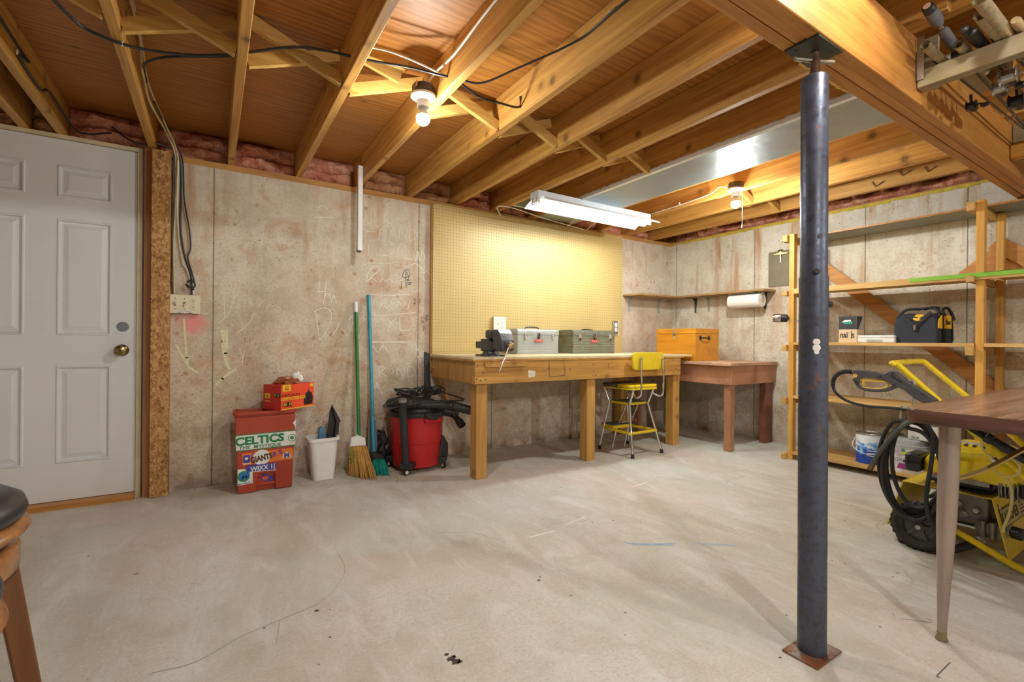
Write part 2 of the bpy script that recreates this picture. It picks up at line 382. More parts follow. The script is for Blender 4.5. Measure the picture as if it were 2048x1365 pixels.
W_JOIST = wood('joist_pine', (.63, .345, .080), (.37, .15, .026), 'y', .75, .55)
W_BEAM = wood('beam_fir', (.52, .235, .05), (.32, .12, .02), 'x', .35, .5)
W_STRUT = wood('strut_pine', (.68, .42, .115), (.48, .24, .05), 'x', .3, .6)
W_BENCHX = wood('bench_pine_x', (.60, .325, .08), (.38, .165, .032), 'x', .5, .5)
W_BENCHY = wood('bench_pine_y', (.58, .31, .075), (.36, .16, .03), 'z', .2, .5)
W_LEG = wood('bench_leg_pine', (.62, .355, .10), (.42, .20, .042), 'z', .5, .5)
W_SHELFZ = wood('shelf_post_pine', (.66, .36, .075), (.46, .21, .035), 'z', .3, .5)
W_SHELFY = wood('shelf_board_pine', (.68, .43, .15), (.47, .25, .06), 'y', .3, .55)
W_CLEAT = wood('shelf_cleat_pine', (.62, .38, .12), (.42, .21, .05), 'x', .3, .6)
W_BROWN = pm('brown_bench_paint', (.42, .20, .11), .45, var=.2, scale=7, bump=.1)
W_PLATE = wood('sill_pine', (.58, .31, .09), (.36, .15, .035), 'x', .2, .6)
CHROME = pm('chrome', (.72, .72, .72), .16, 1, .05)
STEEL = pm('dull_steel', (.45, .45, .44), .35, .9, .12)
BLACKP = pm('black_plastic', (.018, .018, .02), .42, 0, .2)
RUBBER = pm('black_rubber', (.022, .021, .021), .65, 0, .2, bump=.1)
BRASS = pm('antique_brass', (.28, .20, .09), .25, 1, .2)
CREAM = pm('cream_plastic', (.70, .63, .46), .4, 0, .05)
WHITEP = pm('white_plastic', (.82, .82, .80), .4, 0, .04)
WHITEPAINT = pm('white_paint', (.80, .80, .78), .45, 0, .04)
CHALK = pm('white_chalk', (.78, .74, .68), .95, 0, .12, 60)
CHALKF = pm('faint_chalk', (.70, .65, .57), .95, 0, .10, 60)
CHALKY = pm('yellow_chalk', (.70, .66, .42), .95, 0, .15, 60)
INK = pm('black_marker', (.07, .07, .07), .8, 0, .2)
CABLE_B = pm('black_cable', (.02, .02, .022), .45)
CABLE_W = pm('white_cable', (.72, .68, .58), .45)
CABLE_Y = pm('aged_cream_cable', (.58, .47, .27), .5)
YEL = pm('yellow_enamel', (.82, .62, .015), .3, 0, .06, coat=.3)
# ================================================================== the room
from mathutils import noise as mnoise
BY = 3.55          # face of the back wall
RX = 4.38          # face of the right wall
ZW = 2.025         # top of the cast wall
ZJ = 2.063         # underside of the joists
ZS = 2.247         # underside of the subfloor
def fz(x): return .030*max(0, (x-3.2)/1.18)      # the slab rises a little towards the right wall
def struct(o, label, cat):
    o['kind'] = 'structure'; o['label'] = label; o['category'] = cat; return o
# floor
mb = MB(); NX, NY = 46, 24
xs = [-2.4+i*(4.7+2.4)/NX for i in range(NX+1)]; ys = [-3.7+j*(3.8+3.7)/NY for j in range(NY+1)]
vs = [(x, y, fz(x)) for y in ys for x in xs]
mb.add(vs, [(j*(NX+1)+i, j*(NX+1)+i+1, (j+1)*(NX+1)+i+1, (j+1)*(NX+1)+i) for j in range(NY) for i in range(NX)])
struct(mb.build('floor', concrete_floor(), smooth=True), 'bare mottled concrete basement floor', 'floor')
# walls
M_BACK = concrete_wall('cast_wall_back', 'x', [0.0, 1.372, 2.05, 2.92], pink=(-.105, 1.045, .10))
M_RIGHT = concrete_wall('cast_wall_right', 'y', [3.47, 2.566, 1.66, 1.058, .2], warm=.98, spots=.5, streak=1.25)
mb = MB().box((-.30, BY, -.1), (RX+.2, BY+.2, ZW)); wall_back = struct(mb.build('wall_back', M_BACK), 'stained cast concrete wall behind the workbench, chalk scribbles on it', 'wall')
mb = MB().box((-2.5, BY, -.1), (-1.36, BY+.2, ZW)); mb.build('wall_stub', M_BACK, wall_back)
wall_right = struct(MB().box((RX, -3.8, -.1), (RX+.2, BY+.2, ZW+.014)).build('wall_right', M_RIGHT), 'pale cast concrete wall behind the wooden shelving', 'wall')
M_FAR = pm('plain_wall_paint', (.62, .58, .50), .8, 0, .08, 3)
struct(MB().box((-2.5, -3.8, -.1), (-2.3, BY+.2, 2.3)).build('wall_left', M_FAR), 'plain painted wall on the left, outside the picture', 'wall')
struct(MB().box((-2.5, -3.9, -.1), (RX+.2, -3.7, 2.3)).build('wall_front', M_FAR), 'plain painted wall behind the viewer', 'wall')
# ceiling: plywood subfloor on joists
M_PLY = ply_mat('subfloor_plywood', (.48, .20, .034), (.27, .095, .014), 'x')
ceiling = struct(MB().box((-2.5, -3.9, ZS), (RX+.3, BY+.35, ZS+.03)).build('ceiling', M_PLY), 'plywood subfloor overhead carried on open joists', 'ceiling')
# joists: far run bears on the wall and the beam, near run laps beside it
JL = [-2.28, -1.90, -1.50, -1.13, -.735, -.33, .072, .475, .875, 1.278, 1.67, 2.055, 2.455, 2.86, 3.26, 3.66, 4.06]
JT = .038
for i, x in enumerate(JL):
    MB().box((x, .55, ZJ), (x+JT, BY+.13, ZS)).build('joist', W_JOIST, ceiling, bevel=.003, seg=1)
for i, x in enumerate(JL[3:]):
    MB().box((x+JT, -3.7, ZJ), (x+2*JT, .86, ZS)).build('joist', W_JOIST, ceiling, bevel=.003, seg=1)
MB().box((-.885, .55, ZJ), (-.845, BY+.13, ZS)).build('joist', W_JOIST, ceiling, bevel=.003, seg=1)
MB().box((-2.5, BY+.14, ZJ), (RX+.3, BY+.18, ZS)).build('rim_joist', W_PLATE, ceiling)
MB().box((RX+.15, -3.8, ZJ), (RX+.19, BY+.14, ZS)).build('rim_joist', W_JOIST, ceiling)
# cross bridging
BRY = 2.20
for i in range(3, len(JL)-1):
    a, b = JL[i]+JT, JL[i+1]
    if 2.4 < a < 2.9: continue
    d = .018
    if abs(JL[i]-.475) > .01:
        MB().bar((a, BRY+d+.012, ZJ+.022), (b, BRY+d+.012, ZS-.022), .026, .05, (0,0,1)).build('bridging_strut', W_STRUT, ceiling)
        MB().bar((a, BRY-d-.012, ZS-.022), (b, BRY-d-.012, ZJ+.022), .026, .05, (0,0,1)).build('bridging_strut', W_STRUT, ceiling)
    else:                                  # bay of the lamp: one strut cut away round the box
        MB().bar((a, BRY+d+.012, ZJ+.022), (b, BRY+d+.012, ZS-.022), .026, .05).build('bridging_strut', W_STRUT, ceiling)
        MB().bar((a, BRY-.05, ZS-.02), (a+.22, BRY-.05, ZS-.075), .02, .06).build('bridging_strut', W_STRUT, ceiling)
        MB().bar((a, BRY-.10, ZS-.02), (a+.23, BRY-.12, ZS-.04), .02, .07).build('bridging_strut', W_STRUT, ceiling)
# sill plates
o = MB().box((-.20, BY-.002, ZW), (RX+.02, BY+.14, ZJ)).build('trim_1', W_PLATE); struct(o, 'pine sill plate along the top of the back wall', 'sill plate')
o = MB().box((RX-.002, -3.7, ZW+.026), (RX+.14, BY, ZJ)).build('trim_2', W_JOIST); struct(o, 'pine sill plate along the top of the right wall', 'sill plate')
mb = MB(); y = .2; random.seed(3)
while y < BY:                                   # ragged yellow sill foam
    d = random.uniform(.0, .012); mb.box((RX-.006, y, ZW+.013-d), (RX+.1, y+.05, ZW+.027)); y += .05
mb.build('sill_foam', pm('yellow_foam', (.55, .42, .05), .9, 0, .3, 20), o, kind='stuff')
# pink insulation in the rim bays
M_PINK = fluff_mat('pink_glass_wool', (.72, .29, .18), (.88, .54, .42), (.14, .045, .025))
M_TAN = fluff_mat('tan_glass_wool', (.52, .24, .11), (.70, .42, .24), (.15, .06, .03))
def fluff(o0, u, h, n, lu, lh, amp, mat, parent, seed):
    """lumpy batt: origin, unit vectors along, up and outward"""
    o0, u, h, n = Vector(o0), Vector(u), Vector(h), Vector(n); NU, NH = max(6, int(lu/.022)), max(5, int(lh/.02)); vs = []
    for j in range(NH+1):
        for i in range(NU+1):
            a, b = i/NU, j/NH; p = o0+u*(a*lu)+h*(b*lh)
            e = min(1, 6*min(a, 1-a)+.25)*min(1, 5*min(b, 1-b)+.15)
            q = p*7+Vector((seed*3.1, 0, 0)); d = amp*e*(.75+.9*mnoise.noise(q)+.5*mnoise.noise(q*3)) - amp*.55*(abs(b-.52) < .10)*e
            vs.append(p+n*d)
    mb = MB(); mb.add(vs, [(j*(NU+1)+i, j*(NU+1)+i+1, (j+1)*(NU+1)+i+1, (j+1)*(NU+1)+i) for j in range(NH) for i in range(NU)])
    return mb.build('insulation_batt', mat, parent, smooth=True)
bays = sorted(JL+[-.885])
for i, (a, b) in enumerate(zip(bays[:-1], bays[1:])):
    if b < -.95: continue
    fluff((a+JT+.002, BY+.075, ZJ+.001), (1,0,0), (0,0,1), (0,-1,0), b-a-JT-.004, ZS-ZJ-.004, (.075), M_TAN if i in (9, 10) or b < -.6 else M_PINK, ceiling, i)
fluff((RX+.10, BY, ZJ+.001), (0,-1,0), (0,0,1), (-1,0,0), BY-.6, ZS-ZJ-.004, .11, M_PINK, ceiling, 33)
# blocking board behind the tube lamp, green light put into its colour
MB().box((2.10, 3.30, ZJ+.01), (2.45, 3.335, ZS-.01)).build('blocking_board', pm('green_lit_board', (.42, .50, .40), .6), ceiling)
# panned duct: a sheet nailed across the joists, with a crimped flange
M_SHEET = sheet_metal()
duct = thing('duct_pan', 'galvanised sheet metal duct panel nailed beneath the joists near the post', 'duct', (2.68, .80, 2.05))
mb = MB(); NY = 60; vs = []; fs = []
for j in range(NY+1):
    y = .60+j*(3.46-.60)/NY
    for i in range(9):
        x = 2.452+i*(2.865-2.452)/8 + (.012*mnoise.noise(Vector((0, y*9, 1))) if i == 8 else 0)
        vs.append((x, y, 2.0585+.0022*mnoise.noise(Vector((x*5, y*3, 0)))+(.0 if i else 0)))
for j in range(NY):
    for i in range(8): fs.append((j*9+i, j*9+i+1, (j+1)*9+i+1, (j+1)*9+i))
mb.add(vs, fs); mb.build('sheet', M_SHEET, duct, smooth=True)
mb = MB(); vs = []; fs = []; NY = 150
for j in range(NY+1):
    y = .60+j*(3.30-.60)/NY; k = .004*math.sin(y*95)+.002*math.sin(y*61)
    vs += [(2.453, y, 2.055), (2.443-abs(k), y, 2.063), (2.446+k*.5, y, 2.080), (2.4535, y, 2.098+k)]
for j in range(NY):
    for i in range(3): fs.append((j*4+i, j*4+i+1, (j+1)*4+i+1, (j+1)*4+i))
mb.add(vs, fs); mb.build('crimped_flange', pm('bright_crimped_edge', (.78, .78, .74), .45, .35, .08, 40), duct, smooth=True)

# ------------------------------------------------------------------ door
door = bpy.data.objects.new('door_1', None); COL.objects.link(door); BASE['door_1'] = Vector((-.84, BY, 0)); door.location = BASE['door_1']
struct(door, 'white six-panel door in a narrow cream jamb beside the strand-board strip', 'door')
M_DOOR = pm('door_paint', (.74, .745, .76), .42, 0, .03, 3)
DX0, DX1, DZ0, DZ1 = -1.296, -.384, .030, 2.040; DY = BY+.008
xc = [DX0, -1.184, -.947, -.733, -.496, DX1]; zc = [DZ0, .238, .781, .952, 1.601, 1.719, 1.899, DZ1]
xc[2] = -.860-.0; xc = [DX0, -1.097, -.860, -.733, -.496, DX1]
mb = MB()
for i in range(5):
    for j in range(7):
        if i in (1, 3) and j in (1, 3, 5): continue
        mb.add([(xc[i], DY, zc[j]), (xc[i+1], DY, zc[j]), (xc[i+1], DY, zc[j+1]), (xc[i], DY, zc[j+1])], [(0,1,2,3)])
mb.add([(DX0, DY, DZ0), (DX1, DY, DZ0), (DX1, DY, DZ1), (DX0, DY, DZ1), (DX0, DY+.044, DZ0), (DX1, DY+.044, DZ0), (DX1, DY+.044, DZ1), (DX0, DY+.044, DZ1)], [(0,4,5,1),(1,5,6,2),(2,6,7,3),(3,7,4,0),(4,7,6,5)])
slab = mb.build('door_slab', M_DOOR, door)
for i in (1, 3):
    for j in (1, 3, 5):
        x0, x1, z0, z1 = xc[i], xc[i+1], zc[j], zc[j+1]; mb = MB(); rings = [(0, 0), (.004, -.005), (.010, -.005), (.016, .009), (.024, .009), (.048, .001)]
        vs = []
        for d, yy in rings: vs += [(x0+d, DY+yy, z0+d), (x1-d, DY+yy, z0+d), (x1-d, DY+yy, z1-d), (x0+d, DY+yy, z1-d)]
        fs = [(k*4+a, k*4+(a+1) % 4, (k+1)*4+(a+1) % 4, (k+1)*4+a) for k in range(len(rings)-1) for a in range(4)]
        n = (len(rings)-1)*4; fs.append((n, n+1, n+2, n+3)); mb.add(vs, fs); mb.build('door_panel', M_DOOR, door)
M_JAMB = pm('cream_jamb_paint', (.68, .57, .36), .5, 0, .12, 8)
MB().box((-.380, BY-.012, .0), (-.357, BY+.10, 2.062)).build('jamb', M_JAMB, door)
MB().box((DX0-.03, BY-.012, 2.043), (-.380, BY+.10, 2.062)).build('jamb', M_JAMB, door)
MB().box((DX0-.027, BY-.012, .0), (DX0-.004, BY+.10, 2.043)).build('jamb', M_JAMB, door)
MB().box((DX0, BY-.07, 0), (-.380, BY+.08, .027)).build('threshold', wood('threshold_wood', (.60, .28, .06), (.36, .14, .03), 'x', 0, .4), door)
k = MB().lathe([(.034, 0), (.034, .004), (.028, .010), (.012, .014), (.012, .034), (.024, .042), (.030, .054), (.027, .066), (.013, .070)], (-.450, DY, .867), (0,-1,0), 24)
kn = k.build('door_knob', BRASS, door, smooth=True)
MB().lathe([(.006, 0), (.005, .003)], (-.450, DY-.070, .867), (0,-1,0), 12).build('keyhole', BLACKP, kn)
MB().lathe([(.029, 0), (.028, .003), (.004, .004)], (-.447, DY, 1.005), (0,-1,0), 28).build('blank_plate', pm('blue_grey_disc', (.20, .22, .26), .45), door)
# stud and strand-board strip beside it
st = MB().box((-.345, BY-.05, 0), (-.308, BY+.04, 2.058)).build('trim_3', wood('dark_stud', (.42, .17, .05), (.25, .09, .025), 'z', .4, .6)); struct(st, 'dark upright stud between door jamb and strand-board strip', 'stud')
ob = MB().box((-.309, 3.462, .0), (-.219, BY-.001, 2.052)).build('trim_4', osb_mat(), bevel=.002, seg=1); struct(ob, 'orange strand-board strip standing beside the white door', 'board')

# ------------------------------------------------------------------ chalk and pencil marks on the back wall
CW_ = BY-.0004
def strokes(name, lists, wd, mat, parent=wall_back, sm=True):
    mb = MB()
    for L in lists:
        pts = [at(x, y, 1, CW_) for x, y in L]
        ribbon(mb, smooth_path(pts, 5) if sm and len(pts) > 2 else pts, wd, (0,-1,0))
    return mb.build(name, mat, parent)
def Z1(L, sx=4.55, ox=620, oy=400): return [(ox+a/sx, oy+b/sx) for a, b in L]
A = [[(625,360),(640,270),(690,290),(640,310),(700,345)], [(720,345),(760,265),(790,350)],[(735,320),(785,318)], [(810,350),(820,270),(865,345),(885,280)], [(905,375),(915,270),(965,300),(960,350),(905,375)], [(510,290),(600,290)], [(500,300),(505,230),(560,215)],
     [(530,505),(530,400)], [(500,385),(620,365),(740,390),(765,440),(720,500),(600,500)], [(790,460),(840,400),(895,475)], [(460,600),(560,575),(700,580),(800,565)], [(770,590),(900,615)], [(860,530),(940,545)]]
strokes('chalk_writing', [Z1(L) for L in A], .006, CHALKF)
A = [[(515,750),(520,680)], [(515,690),(560,620),(620,605),(630,640),(570,690),(525,740),(560,710),(610,745)], [(620,715),(640,745),(660,715),(690,745),(720,720),(760,745)],
     [(40,1020),(65,1000),(130,985),(185,1010),(190,1100),(140,1210),(90,1275)], [(50,1010),(70,1150),(85,1275)], [(75,840),(90,740)], [(130,900),(150,740)], [(85,835),(140,835)], [(120,950),(150,850),(190,900)], [(180,850),(190,940),(215,870),(240,940)],
     [(200,1240),(240,1180),(265,1130)], [(280,1160),(340,1240)], [(345,1240),(385,1130),(380,1060),(360,1090)], [(570,960),(590,920),(620,960)], [(630,990),(660,910),(690,930),(650,950),(700,985)], [(720,970),(745,930),(770,970)], [(790,980),(800,930),(850,970),(870,920)], [(890,995),(910,920)],
     [(455,1140),(460,1080),(500,1090),(520,1130)], [(570,1110),(590,1080),(620,1110),(650,1070),(660,1110)], [(700,1080),(740,1120)], [(785,1080),(740,1120),(705,1200)], [(815,1080),(825,1185),(910,1180)], [(540,1290),(700,1295),(890,1300)], [(560,860),(700,870),(900,860)], [(550,1050),(700,1050),(960,1025)],
     [(1025,690),(1040,730),(1085,740),(1080,660),(1030,660)], [(940,480),(960,560),(980,470),(1000,560),(1020,470),(1050,540)], [(920,600),(960,580),(1040,640)], [(65,160),(210,160)], [(70,70),(120,55),(165,90)]]
strokes('chalk_writing', [Z1(L) for L in A], .005, CHALK)
A = [[(1020,1060),(1010,1090),(1035,1110),(1010,1120)], [(1050,1050),(1070,1060),(1050,1080),(1070,1090),(1050,1100)], [(1020,1150),(1040,1160),(1030,1190)], [(940,900),(960,910),(945,950),(965,940)], [(1000,900),(1000,940)],
     [(840,690),(860,640),(900,640),(905,690),(860,710),(840,690)], [(870,640),(875,800)], [(880,660),(900,720),(880,730),(910,735)], [(835,740),(830,800)], [(880,750),(925,755),(890,770),(920,775)]]
strokes('pencil_scribble', [Z1(L) for L in A], .004, INK)
def Z5(L): return [(400+a/3.034, 560+b/3.034) for a, b in L]
A = [[(1090,585),(1085,530),(1120,535),(1095,560),(1130,585)], [(1150,560),(1160,540),(1175,555),(1160,570)], [(1195,590),(1200,535),(1235,588),(1240,530)], [(1260,585),(1260,530),(1300,540),(1300,580),(1260,585)], [(1030,380),(1130,378),(1240,376)], [(1330,590),(1340,530)], [(1320,470),(1360,430)], [(1320,420),(1350,470)], [(1060,690),(1075,620),(1085,660)], [(1040,450),(1050,400),(1080,440),(1110,400),(1140,440)], [(1090,660),(1110,700)]]
strokes('chalk_writing', [Z5(L) for L in A], .0055, CHALK)
A = [[(145,80),(150,230)], [(125,78),(175,78)], [(215,95),(170,210),(110,265)], [(325,205),(300,260),(230,320)], [(240,420),(260,490),(235,500)], [(270,430),(255,520)]]
strokes('chalk_writing', [Z5(L) for L in A], .006, CHALKF)
A = [[(130,310),(150,400),(160,520)], [(160,310),(165,420)], [(145,310),(140,420),(175,540)], [(215,545),(160,580),(100,635)]]
strokes('yellow_chalk_mark', [Z5(L) for L in A], .016, CHALKY)
A = [[(368,640),(372,700),(377,735)], [(378,735),(395,745)], [(352,690),(380,740)]]
strokes('yellow_chalk_mark', A, .012, CHALKY)

# marks on the slab
FL = bpy.data.objects['floor']
def floor_marks(name, lists, wd, mat):
    mb = MB()
    for L in lists: ribbon(mb, smooth_path([at(x, y, 2, .0006) for x, y in L], 5) if len(L) > 2 else [at(x, y, 2, .0006) for x, y in L], wd, (0,0,1), .0002)
    return mb.build(name, mat, FL)
floor_marks('blue_chalk_line', [[(1250, 1086), (1300, 1089), (1350, 1087)], [(1395, 1088), (1470, 1091)], [(1265, 1090), (1345, 1091)]], .012, pm('blue_chalk', (.38, .50, .62), .95, 0, .15, 60))
floor_marks('white_scuff', [[(1265, 975), (1295, 965)], [(1060, 1075), (1110, 1062)], [(1130, 1050), (1170, 1035)], [(660, 978), (668, 976)], [(1375, 904), (1384, 903)], [(1396, 905), (1402, 904)]], .010, CHALK)
floor_marks('pencil_line', [[(1785, 1228), (1790, 1233)], [(1855, 1238), (1865, 1243)], [(1802, 1238), (1862, 1246)], [(1874, 1352), (1900, 1326)]], .0022, INK)
mb = MB(); random.seed(6)
for px, py, r in ((893, 1310, .006), (903, 1318, .010), (912, 1325, .012), (920, 1324, .007), (908, 1313, .005), (897, 1322, .004), (1078, 1161, .006), (634, 1222, .006), (660, 1220, .003), (528, 1257, .003), (272, 1149, .006), (1560, 1316, .004), (660, 1275, .004)):
    c = at(px, py, 2, .0004); mb.add([c]+[c+Vector((r*random.uniform(.6, 1.3)*math.cos(k*PI/4.5)*1.4, r*random.uniform(.6, 1.3)*math.sin(k*PI/4.5), 0)) for k in range(9)], [(0, k+1, (k+1) % 9+1) for k in range(9)])
mb.build('gouge', pm('gouge_dark', (.08, .055, .045), .95, 0, .3, 80), FL, kind='stuff')
floor_marks('crack_line', [[(302, 1347), (390, 1325), (480, 1275), (560, 1240), (640, 1205), (680, 1165), (690, 1135), (675, 1105)], [(560, 1242), (552, 1290)]], .0028, pm('crack_dark', (.42, .36, .28), .95))
# ================================================================== beam and post
beam = thing('support_beam', 'triple-ply timber beam crossing the room above the steel post', 'beam', (1, .718, 1.828))
for i in range(3):
    y0 = .664+i*.036
    MB().box((-2.3, y0, 1.828+(.0025 if i == 1 else 0)), (RX+.1, y0+.0345, ZJ)).build('beam_ply', W_BEAM, beam, bevel=.003, seg=1)
mb = MB()
for k in range(9):                              # torn splinter along the far edge
    x = 1.56+k*.035; mb.bar((x, .772+.003*math.sin(k*2.1), 1.828), (x+.05, .770+.003*math.cos(k*1.7), 1.832+.004*math.sin(k)), .008, .007)
mb.build('splinter', W_STRUT, beam)
post = thing('jack_post', 'blue-grey adjustable steel jack post with rusty square foot', 'post', (1.55, .718, 0))
M_POST = rust_mat('post_steel_paint', (.085, .10, .145), .03, .30)
t_ = M_POST.node_tree.nodes['Principled BSDF']; t_.inputs['Metallic'].default_value = .6
pa, pb = Vector((1.55, .718, .006)), Vector((1.528, .714, 1.745)); pd = (pb-pa)
def pp(z): return pa+pd*((z-.006)/1.739)
MB().cyl(pp(.006), pp(1.143), .0388, n=40).build('lower_tube', M_POST, post, smooth=True)
mb = MB().lathe([(.0362, 0), (.0362, .598), (.034, .602), (.012, .602)], pp(1.143), pd, 40); mb.build('upper_tube', M_POST, post, smooth=True)
M_FOOT = rust_mat('rusty_plate', (.25, .23, .21), .75)
MB().box((1.475, .667, 0), (1.625, .768, .0065)).build('foot_plate', M_FOOT, post, bevel=.001, seg=1)
M_DKPL = pm('dark_green_steel', (.06, .07, .06), .4, .7, .2)
mb = MB().box((1.450, .668, 1.8215), (1.598, .764, 1.8275)); pl = mb.build('head_plate', M_DKPL, post)
for dx, dy in ((-.05, .028), (.05, -.028)): MB().cyl((1.524+dx, .714+dy, 1.8205), (1.524+dx, .714+dy, 1.8225), .006, n=12).build('bolt_hole', BLACKP, pl)
M_SCREW = pm('rusty_screw', (.20, .12, .08), .5, .7, .25)
prof = []
for k in range(34):
    z = k*.0024; prof += [(.0135, z), (.0118, z+.0012)]
prof += [(.0105, .083), (.0105, .1)]
sc_ = MB().lathe(prof, (1.528, .714, 1.722), (0,0,1), 20).build('jack_screw', M_SCREW, post, smooth=True)
MB().cyl((1.468, .742, 1.797), (1.586, .688, 1.797), .0065, n=12).build('turning_bar', pm('bar_steel', (.35, .32, .27), .3, .9), sc_, smooth=True)
for z, a in ((1.155, 215), (1.06, 300), (1.26, 230)):
    c = pp(z); d = Vector((math.cos(math.radians(a)), math.sin(math.radians(a)), 0))
    MB().lathe([(.009, 0), (.009, .006), (.006, .012)] if z < 1.2 else [(.0075, 0), (.0075, .001)], c+d*.0365, d, 8).build('bolt', BLACKP, post)
c = at(1612, 683, 1, .70); d = Vector((-.80, -.60, 0)); mb = MB()
for dz, r in ((.012, .010), (-.006, .011), (-.018, .007)):
    ctr = pp(.935+dz)+d*.0386; mb.lathe([(r, 0), (r*.8, .0012)], ctr, d, 9)
mb.build('chipped_paint', WHITEPAINT, post)

# ================================================================== lamps
M_BOX = pm('dark_junction_box', (.10, .09, .085), .5, .6, .2)
M_PORC = pm('white_porcelain', (.80, .80, .78), .25, 0, .03)
def lampholder(x, y, zb, label, strength, key, box=True, chain=False, top=None):
    t = thing('ceiling_lamp', label, 'lamp', (x, y, zb+.1), 'bare bulb lampholders')
    MB().lathe([(.050, .108), (.052, .112), (.052, .150 if top is None else top-zb)], (x, y, zb), (0,0,1), 8, ref=(.92, .38, 0)).build('junction_box', M_BOX, t)
    MB().lathe([(.028, .052), (.030, .074), (.030, .082), (.050, .094), (.057, .098), (.057, .108)], (x, y, zb), (0,0,1), 32).build('holder', M_PORC, t, smooth=True)
    for s in (-1, 1): MB().cyl((x+s*.041, y-s*.012, zb+.0885), (x+s*.041, y-s*.012, zb+.097), .004, n=10).build('screw', STEEL, t)
    b = MB().lathe([(.0295, .012), (.031, 0), (.029, -.012), (.022, -.023), (.012, -.029), (.001, -.031)], (x, y, zb), (0,0,1), 28, cap=False).build('light_bulb', emis('bulb_glow_'+key, BULB_COL, strength), t, smooth=True)
    MB().lathe([(.014, .056), (.0145, .044), (.020, .034), (.027, .020), (.0295, .0122)], (x, y, zb), (0,0,1), 28).build('bulb_base', pm('bulb_base_white', (.62, .62, .62), .4, 0, .03), b, smooth=True)
    if chain:
        MB().tube([(x+.012, y-.046, zb+.092), (x+.004, y-.05, zb+.03), (x, y-.05, zb-.17)], .0012, 6).build('pull_chain', WHITEP, t)
        MB().lathe([(.002, 0), (.005, -.006), (.005, -.018), (.003, -.022)], (x, y-.05, zb-.165), (0,0,1), 10).build('pull_knob', WHITEP, t)
    return t
la = lampholder(.818, 2.076, 1.972, 'bare lit bulb in white holder, nearer the door', BULB_A, 'a')
MB().box((.772, 2.034, 2.098), (.774, 2.062, 2.122)).build('paper_label', pm('peach_label', (.62, .38, .24), .6), la)
lampholder(3.192, 2.016, 1.951, 'bare lit bulb with pull chain hanging near the right wall', BULB_B, 'b', chain=True)
lampholder(1.53, .36, 2.125, 'bare bulb set between joists beyond the beam, overhead out of view', BULB_C, 'c', top=ZS)
lampholder(.42, -1.30, 1.96, 'added unseen fill bulb in the part of the room behind the viewer', FILL_D, 'd', top=ZJ)  # unseen bulb, added as fill to lift the shadows
lampholder(2.60, -1.70, 1.96, 'added unseen fill bulb in the room behind the viewer, far right', FILL_D, 'd', top=ZJ)  # second added bulb, out of view, for more fill

fl = thing('tube_light', 'white two-tube shop light mounted under the joists above the workbench', 'lamp', (2.65, 2.9, 1.975))
M_FIX = pm('fixture_enamel', (.66, .70, .76), .4, 0, .03); M_REF = pm('reflector_enamel', (.88, .88, .88), .35, 0, .02)
MB().box((2.02, 2.835, 2.003), (3.232, 2.940, 2.0625)).build('housing', M_FIX, fl, bevel=.003)
prof = [(2.755, 1.972), (2.768, 1.985), (2.800, 2.004), (2.850, 2.016), (2.926, 2.016), (2.985, 2.004), (3.030, 1.985), (3.045, 1.972)]
mb = MB(); vs = []
for x in (2.04, 3.262):
    vs += [(x, y, z) for y, z in prof] + [(x, y, z+.0025) for y, z in prof]
n = len(prof); fs = []
for i in range(n-1):
    fs += [(i, i+1, 2*n+i+1, 2*n+i), (n+i, 3*n+i, 3*n+i+1, n+i+1), (i, n+i, n+i+1, i+1), (2*n+i, 2*n+i+1, 3*n+i+1, 3*n+i)]
fs += [(0, 2*n, 3*n, n), (n-1, 2*n-1, 4*n-1, 3*n-1)]
mb.add(vs, fs); mb.build('reflector', M_REF, fl, smooth=True)
for x in (2.04, 3.240):
    out = [(x, 2.775, 1.985)] + [(x, 2.79+.2*k/10, 2.003) for k in range(11)] + [(x, 3.025, 1.985)]
    MB().box((x, 2.845, 1.985), (x+.008, 2.950, 2.018)).build('end_cap', M_REF, fl)
    for y in (2.866, 2.930): MB().box((x+.008, y-.012, 1.978), (x+.022, y+.012, 2.014)).build('lamp_socket', WHITEP, fl)
for y in (2.866, 2.930):
    MB().cyl((2.062, y, 1.992), (3.240, y, 1.992), .0127, n=16).build('fluorescent_tube', emis('tube_glow', TUBE_COL, TUBE_E), fl, smooth=True)
for y in (2.85, 2.90):
    MB().tube([(2.018, y, 2.01), (2.014, y, 1.985), (2.016, y, 1.968), (2.020, y+.008, 1.962), (2.022, y+.016, 1.970)], .0035, 8).build('hanging_hook', STEEL, fl, smooth=True)

# ================================================================== cables
def cable(name, label, pts, r, mat, k=8, group='loose cables along the joists'):
    return tag(MB().tube(smooth_path(pts, k), r, 8).build(name, mat, smooth=True), label, 'cable', group)
zc_ = 2.118
cable('cable', 'black cable running through the joists from the left to the lamp nearer the door', [at(85, -25, 2, 2.075), at(105, -2, 2, 2.075), at(160, 50, 2, 2.068), at(205, 73, 2, 2.057), at(245, 88, 2, 2.055), at(300, 101, 2, 2.068), at(380, 110, 2, 2.09), at(452, 110, 2, 2.112), at(490, 106, 2, 2.116), at(515, 102, 2, 2.122), at(590, 94, 2, 2.15), at(650, 101, 2, 2.14), at(700, 112, 2, 2.12), at(745, 122, 2, 2.125), at(820, 135, 2, 2.14), at(880, 150, 2, 2.12), at(905, 155, 2, 2.118)], .0055, CABLE_B)
cable('cable', 'black cable looping from the wire bundle up to the second joist', [at(293, 165, 0, -.27), at(288, 142, 0, -.275), at(291, 127, 2, 2.105), at(320, 116, 2, 2.105), at(370, 113, 2, 2.115), at(440, 113, 2, 2.120), at(470, 110, 2, 2.122)], .0055, CABLE_B)
